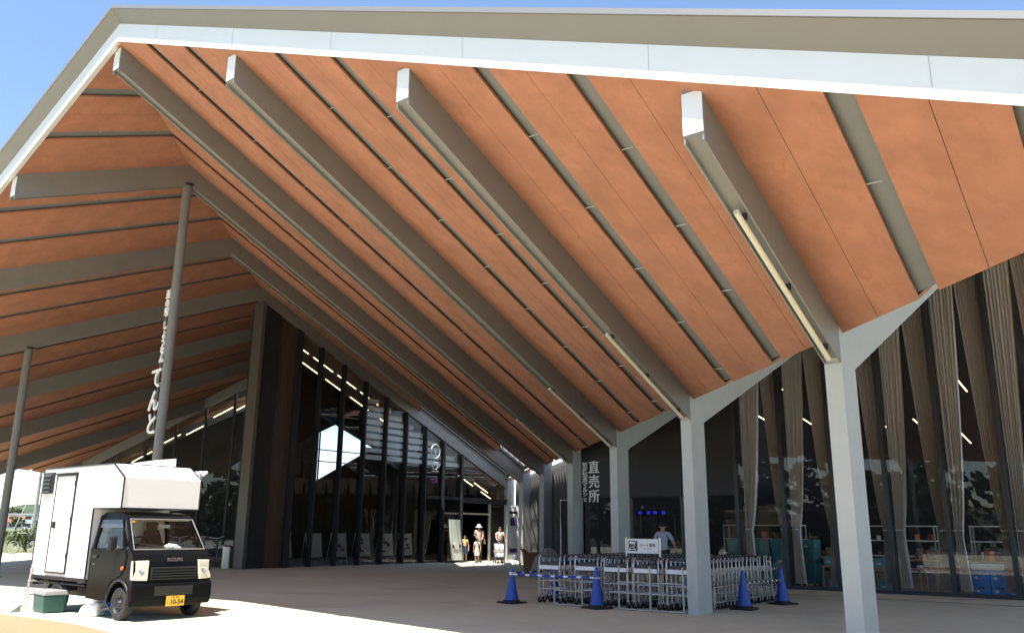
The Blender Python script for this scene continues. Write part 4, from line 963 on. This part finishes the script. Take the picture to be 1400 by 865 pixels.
def banner(label, x, y, rz, h, w, z0, m, txts, base):
    t = thing('banner_flag', label, 'banner', (x, y, 0), rz, 'upright cloth banners on poles')
    b = MB(); b.tube([(0,0,.05),(0,0,h)], .012, 8); b.tube([(0,0,h-.02),(w+.02,0,h-.02)], .008, 6); b.build('pole', M['white_plastic'], t)
    c = MB(); nu, nv = 8, 16; V = []
    for j in range(nv+1):
        for i in range(nu+1): V.append((w*i/nu, .035*math.sin(i*.9+j*.35), z0+(h-.04-z0)*j/nv))
    F = [(j*(nu+1)+i, j*(nu+1)+i+1, (j+1)*(nu+1)+i+1, (j+1)*(nu+1)+i) for j in range(nv) for i in range(nu)]; n = len(V)
    c.poly(V + [(x_, y_+.004, z_) for x_, y_, z_ in V], F + [tuple(n+k for k in f[::-1]) for f in F]); co = c.build('cloth', m, t, smooth=True)
    for bx in txts:
        k = MB(); k.box(bx[0], bx[1], -.052, -.044, bx[2], bx[3]); k.build('printed_mark', bx[4], co)
    b = MB(); b.lathe([(.17,0),(.17,.06),(.12,.10),(.03,.12)], 18); b.build('weight', base, t)
vio = mat('violet print', (.06,.03,.16), .7)
banner('white banner with violet prints on a pole by the entrance', 27.9, 21.75, R(-50), 2.35, .42, .42, cloth('white banner cloth', (.66,.64,.62)), [(.08,.34,1.55,1.85,vio),(.04,.38,2.02,2.12,M['ink']),(.06,.36,.5,.66,vio)], M['white_plastic'])
banner('dark banner cloth furled on a pole beside the market corner', 20.9, 14.35, R(-60), 2.25, .20, .55, cloth('dark banner cloth', (.02,.021,.026)), [], M['rubber'])
t = thing('leaning_board', 'pale tall notice board leaning beside the entrance doors', 'notice board', (28.45, F7-.62, 0), 0)
b = MB(); b.hexa([(-.36,-.16,.10),(.36,-.16,.10),(.36,-.12,.10),(-.36,-.12,.10)], [(-.34,.05,1.80),(.34,.05,1.80),(.34,.09,1.80),(-.34,.09,1.80)]); b.build('board', mat('pale green board', (.50,.54,.48), .5), t)
b = MB(); b.box(-.14,.14,-.13,-.085,.55,.86); b.build('dispenser', M['white_plastic'], t); b = MB(); b.box(-.26,-.17,-.13,-.09,.62,.74); b.box(.17,.26,-.13,-.09,.62,.74); b.build('dark_mark', M['ink'], t)
b = MB(); b.box(-.38,.38,-.25,.2,0,.03); b.tube([(-.3,.17,.03),(-.3,.08,1.5)], .015, 6); b.tube([(.3,.17,.03),(.3,.08,1.5)], .015, 6); b.build('stand', M['dark_metal'], t)
# easels with notices inside the hall glass
rnd = random.Random(8)
for k, a in enumerate((20.35, 21.8, 23.05, 24.3, 25.6, 26.75)):
    t = thing('notice_easel', ['easel board with one dark photograph, leftmost behind the hall glass', 'blank pale easel board, second from left behind the hall glass', 'easel board with small pictures, third from left behind the hall glass', 'easel board with text, fourth from left behind the hall glass', 'easel board with pictures, fifth from left behind the hall glass', 'easel board nearest the entrance behind the hall glass'][k], 'easel', (a, F7+.62, .004), 0, 'notice easels behind the hall glass')
    b = MB(); b.hexa([(-.36,-.02,.30),(.36,-.02,.30),(.36,.01,.30),(-.36,.01,.30)], [(-.36,.10,1.18),(.36,.10,1.18),(.36,.13,1.18),(-.36,.13,1.18)]); bo = b.build('board', M['easel'], t)
    b = MB()
    for x in (-.37,.37): b.tube([(x,-.05,0),(x,.13,1.22)], .014, 6); b.tube([(x,.35,0),(x,.13,1.22)], .014, 6)
    b.tube([(-.37,-.03,.15),(.37,-.03,.15)], .012, 6); b.build('stand', M['galv'], t)
    if k != 1:
        b = MB()
        cells = [(-.2,.2,.72,1.0)] if k == 0 else [(rnd.uniform(-.3,.05), 0, rnd.uniform(.4,.95), 0) for _ in range(7)]
        for c in cells:
            x0, x1, z0, z1 = c if c[1] else (c[0], c[0]+.17, c[2], c[2]+.09)
            f0, f1 = -.02+.12*(z0-.3)/.88, -.02+.12*(z1-.3)/.88
            b.hexa([(x0,f0-.006,z0),(x1,f0-.006,z0),(x1,f0-.002,z0),(x0,f0-.002,z0)], [(x0,f1-.006,z1),(x1,f1-.006,z1),(x1,f1-.002,z1),(x0,f1-.002,z1)])
        b.build('printed_picture', M['dark_panel'], bo)
b = MB(); b.box(-.45,.45,-.02,.02,.02,1.86); o = b.build('partition_screen', M['white_plastic'], None); o.location = (20.3, F7+1.3, .004); tag(o, 'tall plain pale partition behind the first easel in the hall', 'partition')
b = MB(); b.box(-.3,.3,-.05,.02,0,.02); q = b.build('foot', M['dark_metal'], o)
t = thing('steel_post_bin', 'short brushed steel post beside the hall corner pier', 'bollard', (18.0, 26.35, 0), 0)
b = MB(); b.lathe([(.17,0),(.17,.72),(.14,.75)], 22); b.build('post_body', M['steel_bin'], t, smooth=True); b = MB(); b.lathe([(.14,.751),(.12,.77)], 22); b.build('lid', M['dark_metal'], t)

# ------------------------------------------------------------------ people
def skin_mesh(chains, radii, verts, subdiv=2, root=0):
    """one continuous surface grown round a skeleton: verts {name: (x,y,z)}, chains = lists of names"""
    names = list(verts); idx = {n: i for i, n in enumerate(names)}
    E_ = []
    for c in chains: E_ += [(idx[a], idx[b]) for a, b in zip(c, c[1:])]
    me = bpy.data.meshes.new('skeleton'); me.from_pydata([verts[n] for n in names], E_, []); o = bpy.data.objects.new('skeleton', me); COL.objects.link(o)
    o.modifiers.new('skin', 'SKIN'); sm = o.modifiers.new('sub', 'SUBSURF'); sm.levels = subdiv; sm.render_levels = subdiv
    sv = me.skin_vertices[0].data
    for n, i in idx.items():
        r = radii[n]; r = r if isinstance(r, tuple) else (r, r); sv[i].radius = r; sv[i].use_root = (i == root)
    dg = bpy.context.evaluated_depsgraph_get(); m2 = bpy.data.meshes.new_from_object(o.evaluated_get(dg)); bpy.data.objects.remove(o); bpy.data.meshes.remove(me)
    for p in m2.polygons: p.use_smooth = True
    return m2
def put(name, me, m, parent):
    me.materials.clear(); me.materials.append(m); o = bpy.data.objects.new(name, me); COL.objects.link(o); o.parent = parent; return o
def person(label, x, y, rz, h, top, bottom, legwear, skin=None, hairlen=.0, hat=None, handL=None, handR=None, look=0., headtilt=0., shoes=None, step=.04, child=False, sleeves=.5, group=None):
    """faces local +y; measures are for a 1.66 m body, then scaled"""
    t = thing('person', label, 'person', (x, y, 0), rz, group, h/1.66)
    V = {}; Rr = {}
    def j(n, p, r): V[n] = p; Rr[n] = r
    hs = 1.12 if child else 1.0
    j('pelvis', (0,0,.93), (.135,.10)); j('waist', (0,.0,1.06), (.115,.085)); j('chest', (0,-.005,1.25), (.145,.095)); j('collar', (0,-.01,1.375), (.085,.06)); j('neck', (0,.0,1.43), .048)
    lx, ly = math.sin(look), math.cos(look)
    hz = 1.535; j('jaw', (.012*lx, .012*ly, 1.475), (.055*hs,.06*hs)); j('head', (.01*lx, .01*ly - .01, hz+.02), (.076*hs,.09*hs)); j('crown', (0, -.015, hz+.085*hs), (.055*hs,.065*hs))
    C_ = [['pelvis','waist','chest','collar','neck','jaw','head','crown']]
    for s_, nm, hand in ((-1,'l',handL),(1,'r',handR)):
        hand = hand or (s_*.235, .06, .80)
        sh = Vector((s_*.165,-.005,1.355)); ha = Vector(hand); mid = (sh+ha)/2 + Vector((s_*.05,-.05,-.02))
        d = (ha - mid).normalized()
        j('sh'+nm, tuple(sh), .056); j('el'+nm, tuple(mid), .040); j('wr'+nm, tuple(ha - d*.07), .028); j('pa'+nm, tuple(ha), (.038,.02))
        C_.append(['collar','sh'+nm,'el'+nm,'wr'+nm,'pa'+nm])
        side = d.cross(Vector((0,0,1))); side = side.normalized() if side.length > .1 else Vector((0,1,0))
        for k, (o_, l) in enumerate(((-.026,.075),(-.009,.088),(.009,.082),(.026,.066))):
            n1 = f'f{k}{nm}'; n2 = f'g{k}{nm}'; b_ = ha + side*o_ + d*.03
            j(n1, tuple(b_ + d*l*.5), .009); j(n2, tuple(b_ + d*l*.9 + Vector((0,.02,0))), .007); C_.append(['pa'+nm, n1, n2])
        j('th'+nm, tuple(ha - side*.035 + Vector((0,.02,0)) + d*.02), .010); C_.append(['pa'+nm,'th'+nm])
        st = step*s_
        j('hi'+nm, (s_*.085,0,.88), .088); j('kn'+nm, (s_*.095,.02+st*.6,.48), .056); j('an'+nm, (s_*.10,-.01+st,.085), .036); j('he'+nm, (s_*.10,-.04+st,.035), .032); j('to'+nm, (s_*.115,.13+st,.025), .026)
        C_ += [['pelvis','hi'+nm,'kn'+nm,'an'+nm,'he'+nm],['an'+nm,'to'+nm]]
    put('body', skin_mesh(C_, Rr, V), skin or M['skin'], t)
    # face
    f = MB(); c0 = Vector((.01*lx, .01*ly-.01, hz+.01)); fr = Vector((lx, ly, 0)); sd = Vector((ly, -lx, 0))
    P = lambda u, w, q: tuple(c0 + sd*u + fr*w + Vector((0,0,q)))
    for u in (-.031,.031): f.lathe([(.001,.0),(.010,.004),(.010,.012),(.001,.016)], 10, P(u,.078*hs,.012), 'y')
    f.tube([P(-.02,.082*hs,-.048), P(.02,.082*hs,-.048)], .006, 6); fo = f.build('eyes_and_mouth', M['hair'], t)
    f = MB(); f.tube([P(0,.080*hs,.012), P(0,.104*hs,-.018), P(0,.085*hs,-.024)], [.007,.013,.008], 8); f.build('nose', skin or M['skin'], t, smooth=True)
    f = MB()
    for u in (-.08*hs,.08*hs): f.lathe([(.006,-.008),(.026,-.006),(.026,.006),(.006,.008)], 10, P(u,-.005,.0), 'x')
    f.build('ears', skin or M['skin'], t, smooth=True)
    # hair cap
    hb = MB(); n, m_ = 18, 8; HV = []
    for jj in range(m_+1):
        ph = jj/m_*(PI*.58)
        for k in range(n):
            th = 2*PI*k/n; front = max(0, math.cos(th - (PI/2-look)))
            ph2 = ph*(1-.38*front); r = .094*hs
            HV.append((r*math.sin(ph2)*math.cos(th)*.95, -.012 + r*1.12*math.sin(ph2)*math.sin(th), hz+.03 + r*1.02*math.cos(ph2) - hairlen*max(0, -math.sin(th-look*0))*(jj/m_)**2))
    HF = [(jj*n+k, jj*n+(k+1) % n, (jj+1)*n+(k+1) % n, (jj+1)*n+k) for jj in range(m_) for k in range(n)]
    hb.poly(HV, HF); hb.build('hair', M['hair'], t, smooth=True)
    if hat:
        b = MB(); b.lathe([(.0,hz+.155),(.06,hz+.15),(.098,hz+.09),(.105,hz+.045),(.17,hz+.005),(.172,hz+.0),(.10,hz+.035),(.09,hz+.08)], 22, (0,-.01,0), caps=False); b.build('sun_hat', hat, t, smooth=True)
    # shirt
    SV = {}; SR = {}
    for n_ in ('waist','chest','collar'): SV[n_] = V[n_]; r = Rr[n_]; SR[n_] = (r[0]+.018, r[1]+.022)
    SV['hem'] = (0,0,.90); SR['hem'] = (.155,.115); SV['waist'] = V['waist']; SC = [['hem','waist','chest','collar']]
    SR['collar'] = (.075,.062)
    for nm in 'lr':
        a_, b_ = Vector(V['sh'+nm]), Vector(V['el'+nm]); SV['sh'+nm] = tuple(a_); SR['sh'+nm] = .070; SV['sl'+nm] = tuple(a_.lerp(b_, sleeves*1.4 if sleeves < .7 else 1)); SR['sl'+nm] = .060; SC.append(['collar','sh'+nm,'sl'+nm])
        if sleeves > .7: SV['cu'+nm] = tuple(Vector(V['wr'+nm])); SR['cu'+nm] = .042; SC[-1].append('cu'+nm)
    put('shirt', skin_mesh(SC, SR, SV), top, t)
    if bottom == 'skirt':
        b = MB(); b.lathe([(.135,1.02),(.165,.92),(.19,.75),(.215,.50),(.20,.50),(.12,.98)], 22, (0,.005,0), caps=False); b.build('skirt', legwear, t, smooth=True)
    else:
        LV = {'pelvis': (0,0,.95)}; LR = {'pelvis': (.15,.112)}; LC = []
        for nm in 'lr':
            LV['hi'+nm] = V['hi'+nm]; LR['hi'+nm] = .105
            k_ = Vector(V['kn'+nm]); a_ = Vector(V['an'+nm])
            LV['kn'+nm] = tuple(k_); LR['kn'+nm] = .074; LC.append(['pelvis','hi'+nm,'kn'+nm])
            if bottom == 'trousers': LV['an'+nm] = tuple(a_ + Vector((0,0,.0))); LR['an'+nm] = .056; LC[-1].append('an'+nm)
        put('trousers' if bottom == 'trousers' else 'shorts', skin_mesh(LC, LR, LV), legwear, t)
    for nm in 'lr':
        s_ = Vector(V['he'+nm]); e = Vector(V['to'+nm]); b = MB(); b.tube([s_ + Vector((0,-.02,.0)), s_.lerp(e,.5), e + Vector((0,.03,-.0))], [.042,.046,.034], 10); b.build('shoe', shoes or M['black_plastic'], t, smooth=True)
    return t
def face_to(x, y): return math.atan2(-y, -x) - PI/2     # local +y towards the camera
pale = cloth('cream blouse', (.62,.54,.46)); 
t = person('woman in pale sun hat and light blouse with a shoulder bag at the doors', 29.6, 24.71, face_to(29.6,24.71)+.2, 1.60, cloth('pale pink blouse', (.60,.46,.38)), 'trousers', cloth('black trousers', (.02,.02,.022)), hat=cloth('grey sun hat', (.40,.41,.42)), handL=(-.12,.20,1.06), handR=(.14,.20,1.04), step=.05, sleeves=.55)
b = MB(); b.hexa([(-.30,-.06,.80),(-.22,-.06,.80),(-.22,.14,.80),(-.30,.14,.80)], [(-.29,-.04,1.03),(-.23,-.04,1.03),(-.23,.12,1.03),(-.29,.12,1.03)]); b.tube([(-.26,.06,1.03),(-.16,.08,1.38),(.0,-.02,1.45)], .012, 6); o = b.build('shoulder_bag', cloth('tan bag', (.25,.14,.06)), t, bevel=.015); o['label'] = 'tan shoulder bag'; 
t = person('small girl in floral pale dress standing in front of the woman with hat', 29.15, 24.42, face_to(29.1,24.5)-.15, 1.02, cloth('floral dress top', (.62,.50,.46), .35), 'skirt', cloth('floral dress skirt', (.62,.52,.48), .4), hairlen=.08, child=True, sleeves=.35)
t = person('child in yellow and pink top with dark skirt at the left of the doors', 29.0, 25.0, face_to(29.,25.)+.1, 1.13, cloth('yellow pink top', (.68,.45,.20), .3), 'skirt', cloth('navy skirt', (.03,.04,.08)), hairlen=.05, child=True, sleeves=.35)
t = person('woman in pale top and black skirt pushing a stroller out of the doors', 29.9, 23.75, face_to(29.9,23.75)+.35, 1.52, cloth('pale top', (.66,.56,.48)), 'skirt', cloth('black skirt', (.015,.015,.017)), hairlen=.04, handL=(-.2,.30,.98), handR=(.2,.30,.98), look=.35, sleeves=.4)
b = MB(); b.tube([(-.12,.1,1.36),(.0,.13,1.2),(.14,.11,1.0)], .016, 6); b.build('strap', cloth('brown strap', (.16,.08,.04)), t)
t = person('man in light blue-grey shirt walking away into the market, seen from behind', 20.4, 10.78, R(-80), 1.60, cloth('blue grey shirt', (.36,.41,.52)), 'trousers', cloth('dark trousers', (.03,.032,.04)), handR=(.30,.16,.95), look=-.3, step=.08, sleeves=.55)
t = thing('baby_stroller', 'baby stroller with white and blue cover pushed by the woman in the black skirt', 'stroller', (29.45, 23.45, 0), face_to(29.45,23.45)+.2, None, .85)
b = MB()
for s_ in (-.22,.22):
    b.tube([(s_,-.42,.98),(s_,-.30,.85),(s_,.30,.12)], .014, 6); b.tube([(s_,-.28,.12),(s_,.02,.48)], .014, 6)
b.tube([(-.22,-.42,.98),(.22,-.42,.98)], .018, 8); b.build('frame', M['dark_metal'], t)
for x in (-.22,.22):
    for y in (-.28,.30): b = MB(); b.lathe([(.03,-.025),(.10,-.022),(.105,0),(.10,.022),(.03,.025)], 16, (x,y,.105), 'x'); b.build('wheel', M['rubber'], t)
b = MB(); b.hexa([(-.20,-.16,.32),(.20,-.16,.32),(.20,.24,.30),(-.20,.24,.30)], [(-.21,-.24,.72),(.21,-.24,.72),(.21,.22,.44),(-.21,.22,.44)]); b.build('seat_cover', cloth('white and blue cover', (.60,.66,.72), .3), t, bevel=.03)
b = MB(); b.lathe([(.24,-.21),(.245,0),(.24,.21)], 16, (0,-.06,.70), 'x'); b.build('canopy_hood', cloth('white hood', (.70,.70,.70)), t, smooth=True)
b = MB(); b.hexa([(-.19,-.2,.14),(.19,-.2,.14),(.19,.2,.14),(-.19,.2,.14)], [(-.2,-.22,.30),(.2,-.22,.30),(.2,.22,.29),(-.2,.22,.29)]); b.build('basket', M['black_plastic'], t)

# ------------------------------------------------------------------ bicycles
def bicycle(label, x, y, rz, frame_m, group=None, lean=.08, basket=True):
    t = thing('bicycle', label, 'bicycle', (x, y, 0), rz, group); t.rotation_euler = (lean, 0, rz)
    for wx in (-.53, .53):
        b = MB(); b.tube([(wx+.325*math.cos(a), 0, .335+.325*math.sin(a)) for a in [2*PI*k/28 for k in range(28)]], .019, 8, closed=True); w = b.build('wheel', M['rubber'], t, smooth=True)
        b = MB(); b.tube([(wx+.30*math.cos(a), 0, .335+.30*math.sin(a)) for a in [2*PI*k/28 for k in range(28)]], .009, 6, closed=True)
        for k in range(14): a = 2*PI*k/14; b.tube([(wx, .02*(-1)**k, .335), (wx+.295*math.cos(a), 0, .335+.295*math.sin(a))], .0022, 3)
        b.lathe([(.022,-.04),(.022,.04)], 8, (wx,0,.335), 'y'); b.build('rim', M['bike_silver'], w)
        b = MB(); pa = arcpts(wx,.335,.36,.25 if wx > 0 else .1,PI*.80,12); b.tube([(px_,0,pz) for px_,pz in pa], .018, 6); b.build('mudguard', frame_m, t)
    b = MB(); b.tube([(-.53,0,.335),(-.08,0,.29),(-.20,0,.78)], .017, 8); b.tube([(-.53,.05,.335),(-.19,0,.70)], .011, 6); b.tube([(-.08,0,.29),(.18,0,.42),(.36,0,.74)], .022, 8); b.tube([(.34,0,.66),(.30,0,.98)], .019, 8); b.tube([(.36,.0,.70),(.53,.05,.335)], .013, 6); b.tube([(.36,.0,.70),(.53,-.05,.335)], .013, 6)
    b.build('frame', frame_m, t, smooth=True)
    b = MB(); b.tube([(.14,-.27,1.02),(.26,-.22,1.04),(.31,0,.99),(.26,.22,1.04),(.14,.27,1.02)], .013, 8); b.build('handlebar', M['bike_silver'], t, smooth=True)
    b = MB(); b.hexa([(-.36,-.09,.83),(-.08,-.03,.85),(-.08,.03,.85),(-.36,.09,.83)], [(-.35,-.09,.90),(-.08,-.02,.89),(-.08,.02,.89),(-.35,.09,.90)]); b.tube([(-.20,0,.76),(-.22,0,.84)], .014, 6); b.build('saddle', M['black_plastic'], t, bevel=.01)
    b = MB(); b.lathe([(.085,-.05),(.09,-.045),(.085,-.04)], 16, (-.08,0,.29), 'y'); b.tube([(-.08,-.06,.29),(-.0,-.06,.15)], .01, 5); b.tube([(-.08,.06,.29),(-.16,.06,.43)], .01, 5); b.box(-.04,.04,-.14,-.06,.135,.155); b.box(-.20,-.12,.06,.14,.42,.44); b.build('crank', M['dark_metal'], t)
    b = MB(); b.tube([(-.72,-.07,.71),(-.28,-.07,.71),(-.28,.07,.71),(-.72,.07,.71)], .008, 5, closed=True); b.tube([(-.68,.06,.71),(-.53,.06,.335)], .007, 5); b.tube([(-.68,-.06,.71),(-.53,-.06,.335)], .007, 5); b.build('rear_rack', M['dark_metal'], t)
    if basket:
        b = MB()
        for z, k in ((.74,.8),(.82,.87),(.90,.94),(.98,1.)): b.tube([(.42,-.17*k,z),(.42+.26*k,-.17*k,z),(.42+.26*k,.17*k,z),(.42,.17*k,z)], .006, 5, closed=True)
        for y in (-.13,-.05,.05,.13): b.tube([(.42,y*.8,.74),(.42,y,.98)], .004, 4); b.tube([(.63,y*.8,.74),(.68,y,.98)], .004, 4)
        b.box(.42,.62,-.13,.13,.735,.742); b.build('front_basket', M['dark_metal'], t)
    return t
bicycle('lone black bicycle parked on the far left under the canopy edge', 19.45, 45.6, R(120), M['black_paint'], None, .05, False)
bb = 'bicycles parked beyond the truck'
bicycle('dark bicycle with silver rims nearest the corner post, behind the truck', 18.55, 27.75, R(-122), mat('grey bike paint', (.10,.10,.11), .3, .3), bb)
bicycle('blue framed bicycle second from the corner post, behind the truck', 18.2, 28.35, R(-118), mat('blue bike paint', (.03,.06,.22), .3, .2), bb)
bicycle('silver framed bicycle third from the corner post, behind the truck', 17.85, 28.95, R(-125), mat('silver bike paint', (.45,.45,.46), .3, .6), bb)
bicycle('maroon framed bicycle fourth from the corner post, behind the truck', 17.5, 29.55, R(-117), mat('maroon bike paint', (.12,.02,.04), .3, .2), bb)
bicycle('black bicycle without basket, half hidden behind the truck', 17.1, 30.2, R(-121), M['black_paint'], bb, .08, False)
t = thing('bike_rail', 'white low rail standing among the bicycles behind the truck', 'railing', (18.7, 29.2, 0), R(130))
b = MB(); b.box(-1.6,1.4,-.03,.03,.62,.72); b.build('rail', M['white_paint'], t)
for x in (-1.5,-.1,1.3): b = MB(); b.tube([(x,0,0),(x,0,.62)], .03, 8); b.build('post', M['white_paint'], t)

# ------------------------------------------------------------------ the landscape beyond the left edge
rnd = random.Random(21)
gb = MB()
for i in range(9):
    for k in range(60):
        x, y = 8 + k*.8 + rnd.uniform(-.4,.4), 62 + i*6.5 + rnd.uniform(-.6,.6); clump(gb, (x, y, .35), .5, 5, rnd, .3)
tag(gb.build('crops', M['leaf_light']), 'rows of low green crops in the field beyond the paving', kind='stuff')
def shrub(label, x, y, r, h, seed, m, group):
    rnd = random.Random(seed); t = thing('shrub', label, 'shrub', (x, y, -.012), 0, group); b = MB()
    for k in range(5): b.tube([(0,0,0),(rnd.uniform(-r,r)*.6, rnd.uniform(-r,r)*.6, h*.8)], [.025,.008], 5)
    b.build('stems', M['brown_panel'], t); c = MB()
    for k in range(7): clump(c, (rnd.uniform(-r,r)*.6, rnd.uniform(-r,r)*.6, h*rnd.uniform(.25,.8)), r*.5, 70, rnd, .07)
    c.build('foliage', m, t)
shrub('tall yellow green shrub right behind the lone bicycle', 21.6, 50.2, 1.1, 1.9, 3, M['leaf_light'], 'shrubs along the far paving edge')
shrub('low yellow green shrub at the left edge of the photo', 18.6, 50.6, 1.0, 1.1, 4, M['leaf_light'], 'shrubs along the far paving edge')
shrub('dark green shrub beside the far end post', 24.2, 50.4, 1.0, 1.3, 5, M['leaf'], 'shrubs along the far paving edge')
def house(label, x, y, rz, w, d, h, wall, roofm, flat=False, rows=1, cols=4):
    t = thing('far_house', label, 'house', (x, y, -.012), rz, 'houses beyond the fields')
    b = MB(); b.box(-w/2,w/2,-d/2,d/2,0,h); b.build('wall', wall, t)
    b = MB()
    if flat: b.box(-w/2-.3,w/2+.3,-d/2-.3,d/2+.3,h,h+.4)
    else: b.prism([(-d/2-.5,h-.05),(d/2+.5,h-.05),(0,h+d*.32)], lambda p,z: (-w/2-.5,p,z), lambda p,z: (w/2+.5,p,z))
    b.build('roof', roofm, t)
    for r_ in range(rows):
        for c in range(cols):
            x0 = -w/2 + w*(c+.5)/cols; z0 = h*(r_+.35)/rows
            b = MB(); b.box(x0-w*.28/cols,x0+w*.28/cols,-d/2-.05,-d/2+.02,z0,z0+h*.4/rows); b.build('window', M['dark_pane'], t)
RZ = R(-24)
house('long white building with a row of dark windows far beyond the fields', 197, 462, RZ, 70, 9, 7, M['far_white'], M['far_white'], True, 2, 9)
house('pale house with reddish roof at the end of the field', 160, 392, RZ, 11, 8, 3, M['far_wall'], M['roof_red'])
house('pale house with dark roof left of the reddish one', 146, 425, RZ, 12, 8, 4, M['far_wall'], M['deck'])
house('blue roofed hall at the far left edge beyond the field', 166, 470, RZ, 18, 12, 17, mat('blue metal cladding', (.04,.10,.32), .5), mat('blue metal roof', (.03,.08,.28), .5))
house('small white house near the utility pole', 178, 400, RZ, 9, 7, 3, M['far_white'], M['deck'])
for k, (x, y, h, r) in enumerate(((160,500,12,7),(182,510,12,7),(206,500,11,7),(230,498,12,8),(140,490,11,7),(152,365,5,3),(190,396,6,4))):
    tree('broad_tree', f'dark round tree beyond the far houses, {ORD[k]} counted along the field edge', x, y, h, r, M['leaf'], 'trees beyond the far houses', 40+k, 500)
t = thing('utility_pole', 'grey concrete utility pole with crossarms and a slanting stay wire', 'utility pole', (36.6, 84.2, -.012), R(20))
b = MB(); b.tube([(0,0,0),(0,0,9.6)], [.17,.11], 12); b.build('shaft', M['pole_conc'], t, smooth=True)
for z in (8.9, 8.1): b = MB(); b.box(-.9,.9,-.05,.05,z,z+.1); b.build('crossarm', M['pole_conc'], t)
b = MB(); b.lathe([(.22,6.6),(.24,6.7),(.24,7.4),(.2,7.5)], 14, (.35,0,0)); b.build('transformer', M['grey_lid'], t)
b = MB(); b.tube([(0,0,6.2),(-3.6,-1.2,0)], .035, 6); b.build('stay_wire', M['pole_conc'], t)
for z, y in ((9.05,.8),(9.05,-.8),(8.25,.6),(6.4,0)):
    b = MB(); n = 12; b.tube([(-60+60*k/n, y, z-1.6*math.sin(PI*k/n)) for k in range(n+1)], .018, 4); b.build('wire', M['ink'], t)
